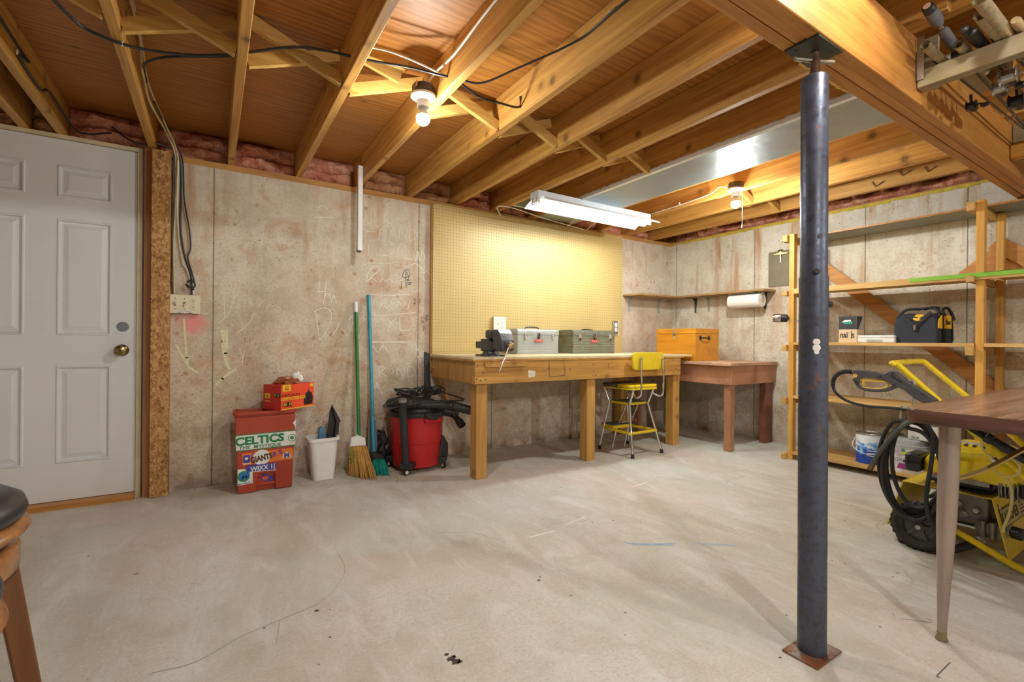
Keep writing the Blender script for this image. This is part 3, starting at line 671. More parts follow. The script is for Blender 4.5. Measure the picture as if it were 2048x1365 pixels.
cable('cable', 'slack black cable end stapled below the lamp to the next joist', [(.93, 1.935, zc_-.004), (1.05, 1.95, 2.085), (1.15, 1.95, 2.087), (1.27, 1.955, 2.100), (1.272, 1.945, 2.15)], .0052, CABLE_B)
cable('cable', 'black cable rising along the joist face to the top of the picture', [(.93, 1.93, zc_+.006), (1.02, 1.88, 2.11), (1.12, 1.74, 2.14), (1.262, 1.50, 2.185), (1.266, 1.30, 2.19), (1.266, 1.05, 2.19), (1.266, .8, 2.19)], .0045, CABLE_B)
cable('cable', 'white cable feeding the lamp nearer the door along its joist', [(.826, 2.07, 2.118), (.838, 1.99, 2.15), (.862, 1.84, 2.165), (.868, 1.60, 2.19), (.869, 1.3, 2.20), (.869, .9, 2.205)], .005, CABLE_W)
cable('cable', 'white cable strung between joists beside the lamp box', [(.514, 1.94, 2.135), (.62, 1.945, 2.15), (.74, 1.94, 2.14), (.874, 1.94, 2.122)], .0042, CABLE_W)
cable('cable', 'thin pale cable along the joist to the pull-chain lamp', [(3.21, 2.05, 2.07), (3.18, 2.14, 2.105), (3.246, 2.24, 2.10), (3.25, 2.40, 2.085), (3.252, 2.70, 2.075), (3.253, 3.0, 2.08), (3.1, 3.2, 2.075)], .004, CABLE_W)
cable('cable', 'cream cable drooping over the pegboard top towards the shop light', [at(1002, 432, 1, 3.45), (1.98, 3.36, 2.052), (2.10, 3.30, 2.045), (2.40, 3.33, 2.02), (2.75, 3.42, 2.025), (3.0, 3.46, 2.02)], .004, CABLE_W)
for x, w_ in ((2.78, 'left'), (3.02, 'right')): cable('cable', 'short cream cable loop behind the shop light, %s of two' % w_, [(x, 3.0, 2.02), (x-.03, 3.15, 2.045), (x+.02, 3.35, 2.06), (x+.05, 3.49, 2.03)], .0035, CABLE_W, group='short loops behind the shop light')
# bundle by the door: from the joist down to the switch box
def wires(lst, r, mat, label): return cable('cable', label, lst, r, mat, group='wire bundle beside the strand-board strip')
J0 = -.286
wires([at(255, -20, 0, -.276), at(266, 20, 0, -.276), at(280, 80, 0, -.276), at(283, 130, 0, -.276), at(290, 165, 0, -.276), at(300, 205, 0, -.272), (-.235, 3.30, 2.115), (-.205, 3.46, 2.07), (-.197, 3.515, 2.0), (-.199, 3.535, 1.75), (-.205, 3.535, 1.5), (-.20, 3.53, 1.21)], .005, CABLE_Y, 'cream cable from the joist down behind the strip')
wires([at(262, -10, 0, -.27), at(275, 40, 0, -.272), at(287, 110, 0, -.274), at(292, 150, 0, -.272), at(305, 190, 0, -.266), (-.225, 3.25, 2.115), (-.198, 3.44, 2.085), (-.184, 3.51, 2.0), (-.186, 3.535, 1.75), (-.175, 3.535, 1.5), (-.125, 3.53, 1.32), (-.108, 3.53, 1.21)], .005, CABLE_Y, 'cream cable slanting across to the switch box top')
wires([(-.30, 3.42, 2.075), (-.22, 3.46, 2.07), (-.178, 3.505, 2.03), (-.170, 3.53, 1.85), (-.172, 3.53, 1.62), (-.150, 3.53, 1.45), (-.118, 3.525, 1.33), (-.112, 3.525, 1.21)], .0055, CABLE_B, 'black cable running to the tied clump above the switches')
wires([(-.26, 3.0, 2.14), (-.21, 3.40, 2.11), (-.165, 3.51, 2.03), (-.155, 3.53, 1.80), (-.128, 3.53, 1.62), (-.120, 3.53, 1.50), (-.134, 3.53, 1.44), (-.110, 3.52, 1.34), (-.096, 3.525, 1.27), (-.112, 3.52, 1.25)], .0045, CABLE_B, 'black cable bulging out to the right on its way down')
wires([(-.206, 3.50, 2.05), (-.212, 3.535, 1.80), (-.212, 3.535, 1.45), (-.214, 3.535, 1.30), (-.206, 3.53, 1.21)], .005, CABLE_B, 'black cable tight against the strand-board edge')
wires([(-.185, 3.50, 2.02), (-.19, 3.535, 1.70), (-.165, 3.535, 1.43), (-.135, 3.53, 1.36), (-.116, 3.53, 1.27), (-.10, 3.53, 1.215)], .0045, CABLE_W, 'whitish cable in the middle of the bundle')
wires([(-.135, 3.515, 1.285), (-.11, 3.505, 1.30), (-.095, 3.515, 1.265), (-.125, 3.505, 1.255), (-.14, 3.515, 1.27), (-.10, 3.51, 1.24)], .005, CABLE_B, 'black wire knotted round the bundle above the switch box')
wires([at(-4, 28, 0, -.690), at(35, 90, 0, -.69), at(58, 125, 0, -.69), (-.69, 2.75, 2.11), (-.69, 3.05, 2.10), at(100, 185, 0, -.69), (-.66, 3.50, 2.10), (-.60, 3.52, 2.085), (-.50, 3.53, 2.12)], .005, CABLE_B, 'black cable stapled to the joist above the door')
wires([(-.50, 3.55, 2.16), (-.45, 3.50, 2.11), (-.40, 3.48, 2.075), (-.33, 3.46, 2.065)], .005, CABLE_B, 'short black cable curling out of the insulation over the door')
M_STAPLE = pm('white_staple', (.8, .8, .78), .5)
for i, (p, lab) in enumerate(((tuple(at(245, 87, 2, 2.058)), 'white cable staple under the joist left of the lamp'), ((1.268, 1.32, 2.196), 'white cable staple on the joist face near the top'), ((-.69, 2.74, 2.115), 'white cable staple above the door'), ((3.249, 2.55, 2.086), 'white cable staple on the joist by the pull-chain lamp'))):
    mb = MB(); mb.tube([Vector(p)+Vector((0, .006*math.cos(a), .008*math.sin(a))) for a in [k*PI/4-.4 for k in range(8)]], .0028, 6); mb.cyl(Vector(p)+Vector((0,0,.006)), Vector(p)+Vector((.0,0,.011)), .004, n=8)
    tag(mb.build('cable_staple', M_STAPLE), lab, 'staple', 'cable staples')
# white strip hanging at the lamp joist
ws = thing('white_strip', 'narrow white board hanging from the joist beside the chalk writing', 'board', (.862, 3.34, 1.56))
MB().box((.842, 3.325, 1.562), (.873, 3.352, 2.15)).build('board', WHITEPAINT, ws, bevel=.002)
MB().box((.845, 3.352, 1.555), (.870, 3.372, 2.10)).build('backing', pm('dark_backing', (.12, .07, .03), .7), ws)

# ================================================================== wall electrics
def outlet_holes(mb_parent, x, z, y, s=1, mat=BLACKP):
    mb = MB()
    for dx in (-.0055, .0055): mb.box((x+dx-.0011, y-.0008, z-.001), (x+dx+.0011, y, z+.008))
    mb.lathe([(.0022, 0), (.0022, .0008)], (x, y, z-.007), (0,-1,0), 8); return mb.build('slot', mat, mb_parent)
def receptacle(parent, x, z, y, mat):
    for dz in (-.0195, .0195):
        f = MB().lathe([(.0168, 0), (.0168, .002), (.015, .003)], (x, y, z+dz), (0,-1,0), 20).build('receptacle_face', mat, parent)
        outlet_holes(f, x, z+dz, y-.003)
    MB().lathe([(.003, 0), (.002, .002)], (x, y, z), (0,-1,0), 8).build('screw', STEEL, parent)
sw = thing('switch_box', 'cream three-gang plate with two switches and an outlet', 'switch', (-.148, BY, 1.09))
X0, X1, Z0, Z1b = -.228, -.067, 1.092, 1.206; FY = 3.505
MB().box((X0+.004, FY+.006, Z0+.004), (X1-.004, BY, Z1b-.004)).build('box_body', STEEL, sw)
out = [(X0, FY, Z0), (X0+.045, FY, Z0), (X0+.056, FY, Z0+.012), (X0+.082, FY, Z0+.016), (X0+.108, FY, Z0+.012), (X0+.12, FY, Z0), (X1, FY, Z0), (X1, FY, Z1b), (X0, FY, Z1b)]
MB().prism(out, (0, .006, 0)).build('cover_plate', CREAM, sw, bevel=.0015)
for x, up_ in ((X0+.033, 1), (X0+.080, -1)):
    MB().box((x-.006, FY-.002, 1.135), (x+.006, FY, 1.163)).build('switch_slot', pm('slot_shadow', (.25, .2, .12), .7), sw)
    MB().bar((x, FY+.002, 1.148), (x, FY-.014, 1.148+.012*up_), .008, .010).build('toggle', CREAM, sw, bevel=.001)
    for dz in (.032, -.03): MB().lathe([(.003, 0), (.0025, .0012)], (x, FY, 1.149+dz), (0,-1,0), 10).build('screw', BLACKP, sw)
receptacle(sw, X0+.127, 1.149, FY, CREAM)
for dx in (.07, .082, .094): MB().lathe([(.004, 0), (.004, .003)], (X0+dx, FY+.003, Z0+.004), (0,-1,0), 8).build('box_screw', CHROME, sw)

PY = 3.510
peg = thing('pegboard', 'large tan pegboard mounted on the wall above the workbench', 'pegboard', (2.53, PY, .84))
MB().box((1.477, PY, .8335), (3.577, PY+.006, 2.033)).build('panel', pegboard_mat(1.477+.0127, .84), peg)
M_FUR = wood('furring_pine', (.58, .34, .10), (.38, .18, .045), 'z', .2, .6)
for x in (1.466, 2.50, 3.545): MB().box((x, PY+.006, .70), (x+.036, BY, 2.02)).build('furring_strip', M_FUR, peg)
o1 = thing('outlet_plate', 'white double plate with switch and outlet on the pegboard', 'outlet', (2.08, PY, 1.02))
MB().box((2.022, PY-.030, 1.020), (2.145, PY, 1.146)).build('box_body', pm('tan_box', (.55, .42, .2), .6), o1)
MB().box((2.022, PY-.036, 1.018), (2.145, PY-.030, 1.148)).build('cover_plate', pm('ivory_plate', (.80, .78, .68), .4, 0, .04), o1, bevel=.002)
MB().bar((2.060, PY-.036, 1.083), (2.060, PY-.048, 1.092), .008, .010).build('toggle', CREAM, o1)
receptacle(o1, 2.108, 1.083, PY-.036, WHITEP)
o2 = thing('outlet_plate', 'small metal outlet plate near the right edge of the pegboard', 'outlet', (3.47, PY, 1.03))
MB().box((3.436, PY-.022, 1.028), (3.506, PY, 1.152)).build('cover_plate', STEEL, o2, bevel=.003)
for dz in (-.024, .024):
    f = MB().lathe([(.021, 0), (.021, .003)], (3.471, PY-.022, 1.09+dz), (0,-1,0), 20).build('receptacle_face', WHITEP, o2); outlet_holes(f, 3.471, 1.09+dz, PY-.025)
MB().box((3.512, PY-.016, 1.0), (3.52, PY, 1.16)).build('switch_stub', WHITEP, o2)

for i, (px, py, lab) in enumerate(((1744, 364, 'bent black wire hook on the far joist, leftmost of three'), (1798, 342, 'bent black wire hook on the far joist, middle of three'), (1849, 334, 'bent black wire hook on the far joist, nearest the beam'))):
    tag(MB().tube([at(a, b, 0, 4.052) for a, b in ((px, py), (px+7, py+10), (px+24, py-2))], .0028, 6).build('wire_hook', BLACKP), lab, 'hook', 'wire hooks on the joist')
# ================================================================== workbench
BZ = .832
wb = thing('workbench', 'long pine workbench with pale plywood top along the back wall', 'workbench', (2.55, 3.13, 0))
random.seed(11)
out = [(1.452, 3.507), (1.452, 2.765)]
x = 1.47
while x < 3.70:
    out.append((x, 2.757+random.uniform(-.004, .004)+(.008 if random.random() < .12 else 0))); x += random.uniform(.02, .06)
out += [(3.705, 2.757), (3.705, 3.507)]
M_TOP = ply_mat('bench_top_ply', (.74, .63, .42), (.66, .53, .32), 'x', .5)
MB().prism([(a, b, .8155) for a, b in out], (0, 0, BZ-.8155)).build('top_sheet', M_TOP, wb)
MB().box((1.455, 2.762, .803), (3.60, 3.505, .8155)).build('top_core', W_BENCHX, wb)
MB().box((1.470, 2.768, .650), (3.562, 2.806, .803)).build('front_apron', W_BENCHX, wb, bevel=.002, seg=1)
MB().box((1.472, 2.8065, .651), (1.502, 3.505, .803)).build('side_apron', W_BENCHY, wb, bevel=.002, seg=1)
MB().box((3.53, 2.8065, .651), (3.56, 3.505, .803)).build('side_apron', W_BENCHY, wb)
for x in (1.503, 2.488, 3.515): MB().box((x, 2.807, 0 if x < 3.2 else fz(x)), (x+.086, 2.893, .803)).build('leg', W_LEG, wb, bevel=.004)
MB().box((3.475, 3.410, fz(3.475)), (3.561, 3.498, .803)).build('leg', W_LEG, wb, bevel=.004)
MB().bar((1.478, 3.475, .735), (1.63, 3.475, .36), .030, .085, (0,1,0)).build('wall_brace', W_LEG, wb, bevel=.003)
MB().box((1.535, 2.742, .764), (1.868, 2.7675, .800)).build('packing_strip', W_BENCHX, wb, bevel=.002, seg=1)
MB().add([at(1056, 741, 1, 2.766), at(1071, 742, 1, 2.766), at(1070, 754, 1, 2.766), at(1057, 756, 1, 2.766)], [(0,1,2,3)]).build('masking_tape', pm('masking_tape', (.72, .66, .55), .7), wb)
mb = MB()
for L in ([(1098, 722), (1099, 755), (1130, 751), (1127, 720)],): ribbon(mb, [at(a, b, 1, 2.7676) for a, b in L], .0035, (0,-1,0))
mb.build('marker_outline', INK, wb)
mb = MB(); random.seed(5)
for px, py in ((955,733),(953,759),(961,762),(966,746),(971,760),(1037,727),(1040,730),(1131,740),(1140,739),(1097,737),(1187,743),(1190,751),(1192,751),(1185,751),(1187,730),(1217,730),(1217,735),(1235,731),(1159,728),(1345,721),(1357,724),(1347,745),(1358,741),(1352,737),(1330,742)):
    c = at(px, py, 1, 2.768); mb.lathe([(random.uniform(.004, .006), 0), (.004, .0006)], c, (0,-1,0), 7)
mb.build('screw_hole', INK, wb, kind='stuff')

# vise
vs_ = thing('bench_vise', 'grey cast iron vise bolted to the left front corner of the workbench', 'vise', (1.67, 2.87, BZ))
M_IRON = pm('vise_iron', (.075, .075, .08), .42, .35, .2, 14, .1); M_JAW = pm('worn_jaw_steel', (.36, .39, .42), .32, .8, .15)
VX = 1.665
def VB(x, y, z, x2, y2, z2): return MB().box((VX+x, y, BZ+z), (VX+x2, y2, BZ+z2))
mb = MB().lathe([(.080, 0), (.080, .012), (.060, .020), (.055, .036)], (VX, 2.90, BZ), (0,0,1), 28)
for a in (40, 140, 220, 320):
    c = Vector((VX+.088*math.cos(math.radians(a)), 2.90+.088*math.sin(math.radians(a)), BZ)); mb.lathe([(.022, 0), (.022, .013)], c, (0,0,1), 14)
mb.build('swivel_base', M_IRON, vs_, smooth=True)
VB(-.040, 2.845, .034, .040, 2.985, .125).build('fixed_body', M_IRON, vs_, bevel=.010)
VB(-.030, 2.985, .055, .030, 3.075, .105).build('anvil', M_IRON, vs_, bevel=.006)
VB(-.062, 2.815, .125, .062, 2.880, .185).build('fixed_jaw', M_IRON, vs_, bevel=.014)
VB(-.030, 2.66, .050, .030, 2.845, .105).build('slide', M_IRON, vs_, bevel=.006)
out = [(2.805, .185), (2.730, .185), (2.700, .160), (2.672, .110), (2.665, .050), (2.700, .035), (2.765, .05), (2.775, .10), (2.805, .135)]
MB().prism([(VX-.050, y, BZ+z) for y, z in out], (.100, 0, 0)).build('moving_jaw', M_IRON, vs_, bevel=.008)
out = [(2.800, .1862), (2.728, .1862), (2.698, .161), (2.670, .113), (2.674, .112), (2.702, .158), (2.730, .183), (2.800, .183)]
MB().prism([(VX-.046, y, BZ+z) for y, z in out], (.092, 0, 0)).build('worn_edge', M_JAW, vs_)
sc_ = MB().lathe([(.014, 0), (.014, .02), (.021, .022), (.021, .044), (.015, .048)], (VX, 2.67, BZ+.078), (0,-1,0), 20).build('screw_head', pm('screw_brass', (.42, .33, .18), .35, .9), vs_, smooth=True)
h0 = Vector((VX, 2.638, BZ+.095)); h1 = at(998.5, 742, 1, 2.625)
hb = MB().cyl(h0, h1, .0055, n=12).build('handle', CHROME, vs_, smooth=True)
MB().sphere(h1, .0095, 12, 8).build('handle_knob', CHROME, hb, smooth=True); MB().sphere(h0, .0095, 12, 8).build('handle_knob', CHROME, hb, smooth=True)

# toolboxes
M_TBA = pm('grey_toolbox_enamel', (.38, .41, .40), .38, .25, .1, 9); M_TBB = rust_mat('worn_toolbox_enamel', (.20, .22, .17), .22)
M_RIB = pm('rib_highlight', (.50, .53, .52), .35, .3); M_RIBB = pm('worn_rib', (.34, .35, .29), .45, .3)
M_BADGE = pm('red_badge', (.55, .09, .08), .4); M_BADGEE = pm('silver_badge', (.62, .55, .52), .35, .5)
def toolbox(x0, x1, label, mat, rib, latch_open):
    y0, y1, z0, z1 = 3.283, 3.490, BZ, 1.046; xm = (x0+x1)/2
    t = thing('toolbox', label, 'toolbox', (xm, (y0+y1)/2, z0), 'metal toolboxes on the workbench')
    zs = z1-.052
    MB().box((x0, y0, z0), (x1, y1, zs)).build('body', mat, t, bevel=.004)
    out = [(y0-.003, zs), (y0-.003, z1-.018), (y0+.002, z1-.006), (y0+.014, z1), (y1-.014, z1), (y1-.002, z1-.006), (y1+.002, z1-.018), (y1+.002, zs)]
    MB().prism([(x0-.003, y, z) for y, z in out], (x1-x0+.006, 0, 0)).build('lid', mat, t, bevel=.002)
    for k in range(5): MB().box((x0+.006, y0-.0025, z0+.022+k*.0235), (x1-.006, y0, z0+.0265+k*.0235)).build('rib', rib, t)
    for i, x in enumerate((x0+.075, xm, x1-.065)):
        la = MB().box((x-.012, y0-.008, zs-.032), (x+.012, y0-.0005, zs+.016)).build('latch', M_BADGEE if i != 1 else BLACKP, t, bevel=.002)
        MB().tube([(x-.010, y0-.010, zs+.012), (x-.010, y0-.012, zs-.012), (x+.010, y0-.012, zs-.012), (x+.010, y0-.010, zs+.012)], .002, 6).build('bail', CHROME if not latch_open else M_BADGEE, la)
        if i != 1: MB().box((x-.006, y0-.014, zs-.044), (x+.006, y0-.006, zs-.020)).build('hasp', BRASS if latch_open else M_BADGEE, la)
        else: MB().lathe([(.008, 0), (.008, .004)], (x+.004, y0-.008, zs-.018), (0,-1,0), 12).build('lock', CHROME, la)
    b = MB().box((xm-.047, y0-.006, z0+.100), (xm+.047, y0-.002, z0+.126)).build('badge', M_BADGE, t, bevel=.002)
    lettering('badge_lettering', 'CRAFTSMAN', .0135, (xm, y0-.0062, z0+.113), (1,0,0), (0,0,1), M_BADGEE, b, .0003)
    hp = smooth_path([(xm-.075, 3.386, z1+.001), (xm-.060, 3.386, z1+.013), (xm, 3.386, z1+.017), (xm+.060, 3.386, z1+.013), (xm+.075, 3.386, z1+.001)], 5) if not latch_open else smooth_path([(xm-.07, 3.386, z1+.003), (xm-.03, 3.386, z1+.010), (xm+.03, 3.386, z1+.008), (xm+.07, 3.386, z1+.003)], 5)
    MB().tube(hp, .006, 8).build('handle', BLACKP, t, smooth=True)
    return t
toolbox(2.142, 2.570, 'clean grey metal toolbox on the workbench, nearer the vise', M_TBA, M_RIB, False)
toolbox(2.737, 3.252, 'worn rusty grey metal toolbox on the right of the workbench', M_TBB, M_RIBB, True)

# ================================================================== brown side bench and orange chest
bb = thing('side_bench', 'brown painted small bench against the right wall', 'bench', (4.0, 2.9, fz(3.9)))
M_BTOP = pm('scuffed_bench_top', (.52, .32, .20), .5, 0, .25, 6, .1)
TZ = .772
MB().box((3.645, 2.335, TZ-.028), (4.376, 3.502, TZ)).build('top', M_BTOP, bb, bevel=.004)
MB().box((3.688, 2.352, .583), (4.372, 2.374, TZ-.028)).build('apron', W_BROWN, bb, bevel=.002)
MB().box((3.688, 2.3745, .583), (3.708, 3.49, TZ-.028)).build('apron', W_BROWN, bb, bevel=.002)
for x, y in ((3.710, 2.3755), (4.25, 2.3755), (3.710, 3.40), (4.25, 3.40)):
    MB().box((x, y, fz(x+.03)), (x+(.06 if x < 4 else .105), y+.06, TZ-.028)).build('leg', W_BROWN if x < 4 else pm('dark_brown_paint', (.20, .075, .04), .5, 0, .2), bb, bevel=.003)
ch = thing('wooden_chest', 'orange varnished wooden chest with latch on the brown bench', 'chest', (3.9, 2.95, TZ))
M_OR = wood('orange_varnish', (.68, .30, .02), (.52, .20, .012), 'y', .08, .35, .6, 0)
MB().box((3.722, 2.732, TZ), (4.07, 3.178, 1.022)).build('body', M_OR, ch, bevel=.003)
MB().box((3.719, 2.729, 1.0235), (4.073, 3.181, 1.072)).build('lid', M_OR, ch, bevel=.003)
lt = MB().box((3.710, 2.947, 1.002), (3.7185, 2.977, 1.060)).build('latch', CHROME, ch, bevel=.002)
MB().box((3.712, 2.953, .975), (3.7215, 2.971, 1.0)).build('hasp', M_BADGEE, lt, bevel=.002)
MB().tube(smooth_path([(3.79, 2.728, .985), (3.80, 2.706, .985), (3.90, 2.704, .982), (3.91, 2.728, .985)], 5), .006, 8).build('carrying_handle', BLACKP, ch, smooth=True)
for x in (3.788, 3.912): MB().box((x-.012, 2.724, .965), (x+.012, 2.7318, 1.005)).build('handle_plate', BLACKP, ch, bevel=.003)

# ================================================================== corner wall shelf
SZ = 1.418
cs = thing('corner_shelf', 'narrow L-shaped brown shelf on metal brackets in the corner', 'shelf', (4.2, 3.3, SZ))
M_SH = wood('shelf_brown', (.44, .27, .11), (.30, .17, .06), 'y', .2, .5)
MB().box((4.180, 2.362, SZ), (RX-.002, 3.302, SZ+.018)).build('shelf_board', M_SH, cs, bevel=.002)
MB().box((3.628, 3.303, SZ), (RX-.002, BY-.002, SZ+.018)).build('shelf_board', M_SH, cs, bevel=.002)
M_BR = pm('grey_bracket', (.44, .47, .46), .35, .6, .1); M_BRD = pm('dark_bracket', (.10, .12, .12), .4, .6, .1)
def bracket(x, y, nx, ny, mat, w=.022):
    """tapered pressed-steel bracket; (nx,ny) points out from the wall"""
    n = Vector((nx, ny, 0)); s_ = Vector((-ny, nx, 0)); o0 = Vector((x, y, SZ)); L1, L2 = .18, .155
    a = [o0+s_*(-w*.65), o0+s_*(w*.65), o0+s_*(w*.3)-Vector((0,0,L2)), o0-s_*(w*.3)-Vector((0,0,L2))]
    mb = MB().prism(a, n*.007); b = [o0+s_*(-w*.65)-Vector((0,0,.001)), o0+s_*(w*.65)-Vector((0,0,.001)), o0+s_*(w*.3)+n*L1-Vector((0,0,.001)), o0-s_*(w*.3)+n*L1-Vector((0,0,.001))]
    mb.prism(b, (0,0,-.006)); mb.prism([o0+n*.006-Vector((0,0,.006))-s_*.003, o0+n*.05-Vector((0,0,.006))-s_*.003, o0+n*.006-Vector((0,0,.06))-s_*.003], s_*.006)
    return mb.build('bracket', mat, cs, bevel=.0015)
for x in (3.715, 4.175): bracket(x, BY-.001, 0, -1, M_BR)
for y, mt in ((3.215, M_BRD), (3.055, M_BR), (2.46, M_BRD)): bracket(RX-.001, y, -1, 0, mt, .028)
pt = thing('paper_towel_holder', 'white paper towel roll in a holder under the corner shelf', 'paper towel', (4.26, 2.57, 1.27))
PC = Vector((4.262, 2.425, 1.340))
MB().lathe([(.064, 0), (.064, .31)], PC, (0,1,0), 40).build('paper_roll', pm('paper_towel', (.84, .84, .82), .85, 0, .03, 60, .25), pt, smooth=True)
MB().lathe([(.021, -.0006), (.021, .0)], PC, (0,1,0), 20).build('cardboard_core', pm('cardboard', (.42, .33, .22), .8), pt)
M_HOLD = pm('beige_holder', (.45, .43, .36), .45)
for y0, y1 in ((2.4145, 2.4235), (2.7365, 2.745)): MB().prism([(4.262+a, y0, 1.372+b) for a, b in rrect(.026, .090, .010)], (0, y1-y0, 0)).build('holder_arm', M_HOLD, pt)
MB().box((4.24, 2.4145, 1.409), (4.284, 2.745, 1.4175)).build('holder_bar', M_HOLD, pt)
cb = thing('clipboard', 'brown hardboard clipboard with brass clip hung on the right wall', 'clipboard', (RX-.01, 2.33, 1.46))
MB().prism([(RX-.006, 2.318+a, 1.625+b) for a, b in rrect(.225, .325, .012)], (.004, 0, 0)).build('board', pm('hardboard', (.22, .19, .125), .55, 0, .1, 20), cb)
out = [(2.245, 1.752), (2.255, 1.766), (2.30, 1.772), (2.316, 1.792), (2.332, 1.772), (2.378, 1.766), (2.39, 1.752)]
cl = MB().prism([(RX-.016, y, z) for y, z in out], (.009, 0, 0)).build('clip', pm('brass_clip', (.55, .42, .16), .25, 1), cb, bevel=.003)
MB().cyl((RX-.014, 2.30, 1.790), (RX-.014, 2.338, 1.790), .008, n=12).build('spring', BRASS, cl)
MB().cyl((RX-.014, 2.318, 1.752), (RX-.012, 2.318, 1.68), .004, n=8).build('pen', CHROME, cb)

# ================================================================== step stool
ss = thing('step_stool', 'yellow and chrome step stool with backrest pushed under the workbench', 'stool', (3.05, 2.88, 0))
M_SY = pm('yellow_vinyl', (.74, .55, .02), .38, 0, .08); M_TREAD = pm('grey_tread_rubber', (.10, .09, .085), .6, 0, .25, 20, .2)
def leg(p0, p1, p2):
    L = MB().tube([p0, Vector(p0)*.5+Vector(p1)*.5, p1, Vector(p1)*.75+Vector(p2)*.25, p2], .0105, 12).build('leg', CHROME, ss, smooth=True)
    d = (Vector(p0)-Vector(p1)).normalized(); MB().cyl(Vector(p0)-d*.022, Vector((p0[0], p0[1], max(p0[2]-.010, 0))), .0145, n=12).build('rubber_foot', BLACKP, L)
leg((2.868, 2.682, .012), (2.925, 2.775, .42), (2.925, 2.735, .545)); leg((3.228, 2.690, .012), (3.145, 2.775, .42), (3.165, 2.735, .545))
leg((2.868, 3.072, .012), (2.925, 3.010, .42), (2.905, 3.055, .545)); leg((3.232, 3.082, .012), (3.145, 3.010, .42), (3.170, 3.055, .545))
sp_ = [(a, b) for a, b in rrect(.345, .37, .07, 6)]
MB().prism([(3.045+a, 2.885+b, .545) for a, b in sp_], (0, 0, .014)).build('seat_pan', M_SY, ss, bevel=.004)
MB().prism([(3.045+a*.98, 2.805+b*.50, .559) for a, b in sp_], (0, 0, .028)).build('seat_cushion', M_SY, ss, bevel=.012, seg=3)
MB().prism([(3.045+a*.97, 2.985+b*.48, .559) for a, b in sp_], (0, 0, .026)).build('worn_seat_pad', M_TREAD, ss, bevel=.010, seg=3)
out = []
for k in range(13):
    a = -1+2*k/12; out.append((3.066+.186*a, 2.700-.026*(1-a*a)))
mb = MB(); vs = []; N = len(out)
for zz, f in ((.712, .84), (.722, .93), (.78, 1), (.84, 1), (.856, .92)):
    for th in (0, .016):
        vs += [(3.066+(x-3.066)*f, y+th, zz) for x, y in out]
fs = []
R = 5
for r_ in range(R-1):
    for i in range(N-1):
        a = r_*2*N+i; fs += [(a, a+1, a+2*N+1, a+2*N), (a+N, a+2*N+N, a+2*N+N+1, a+N+1)]
    a = r_*2*N; fs += [(a, a+2*N, a+3*N, a+N), (a+N-1, a+2*N-1, a+4*N-1, a+3*N-1)]
for i in range(N-1): fs += [(i, N+i, N+i+1, i+1), ((R-1)*2*N+i, (R-1)*2*N+i+1, (R-1)*2*N+N+i+1, (R-1)*2*N+N+i)]
mb.add(vs, fs); mb.build('backrest', M_SY, ss, bevel=.004)
for s_, xb in ((-1, 2.938), (1, 3.205)):
    xl = 2.925 if s_ < 0 else 3.165
    MB().tube(smooth_path([(xl, 2.745, .535), (xl+.006, 2.735, .505), (xb-.012, 2.700, .487), (xb, 2.670, .505), (xb+.001, 2.662, .56), (xb+.004, 2.664, .66), (xb+.008, 2.672, .82)], 6), .009, 10).build('back_tube', CHROME, ss, smooth=True)
    MB().lathe([(.010, 0), (.009, .005)], (xb+.007, 2.668, .80), (0,-1,0), 12).build('rivet', CHROME, ss)
m1 = MB().box((2.930, 2.79, .412), (3.150, 3.00, .432)).build('upper_step', M_SY, ss, bevel=.004); MB().box((2.936, 2.796, .432), (3.144, 2.994, .437)).build('step_tread', M_TREAD, m1)
MB().tube(smooth_path([(2.895, 3.03, .19), (2.888, 2.75, .190), (2.90, 2.728, .190), (3.175, 2.728, .190), (3.195, 2.75, .190), (3.19, 3.03, .19)], 5), .012, 10).build('step_frame', M_SY, ss, smooth=True)
m2 = MB().box((2.90, 2.93, .195), (3.12, 3.09, .222)).build('lower_step', M_SY, ss, bevel=.004); MB().box((2.906, 2.936, .222), (3.114, 3.084, .227)).build('step_tread', M_TREAD, m2)
for x in (2.955, 3.10):
    MB().tube(smooth_path([(x, 2.84, .41), (x+.015, 2.93, .26), (x+.02, 2.97, .20), (x, 3.0, .012)], 5), .007, 8).build('step_leg', CHROME, ss, smooth=True)
MB().tube([(2.96, 2.90, .25), (3.14, 2.90, .262)], .0045, 8).build('cross_rod', CHROME, ss, smooth=True)
# ================================================================== things along the back wall
rb = thing('pedal_bin', 'rust-red plastic pedal bin covered in sports stickers', 'bin', (.285, 3.36, 0))
M_RED = pm('rust_red_plastic', (.40, .050, .022), .38, 0, .08, 8)
FYB = 3.275
def loft(rings, caps=(True, True)):
    mb = MB(); n = len(rings[0]); vs = [p for r in rings for p in r]; fs = [(i*n+k, i*n+(k+1) % n, (i+1)*n+(k+1) % n, (i+1)*n+k) for i in range(len(rings)-1) for k in range(n)]
    if caps[0]: fs.append(tuple(range(n-1, -1, -1)))
    if caps[1]: fs.append(tuple((len(rings)-1)*n+k for k in range(n)))
    return mb.add(vs, fs)
def rr(cx, cy, z, w, d, r): return [(cx+a, cy+b, z) for a, b in rrect(w, d, r, 4)]
HB = .492
rings = [rr(.288, 3.366, .004, .285, .135, .02), rr(.284, 3.374, HB-.02, .335, .150, .02), rr(.284, 3.374, HB-.018, .352, .170, .022), rr(.284, 3.374, HB, .352, .170, .022), rr(.284, 3.374, HB, .325, .145, .02), rr(.287, 3.366, .02, .275, .125, .018)]
loft(rings).build('tub', M_RED, rb, smooth=True)
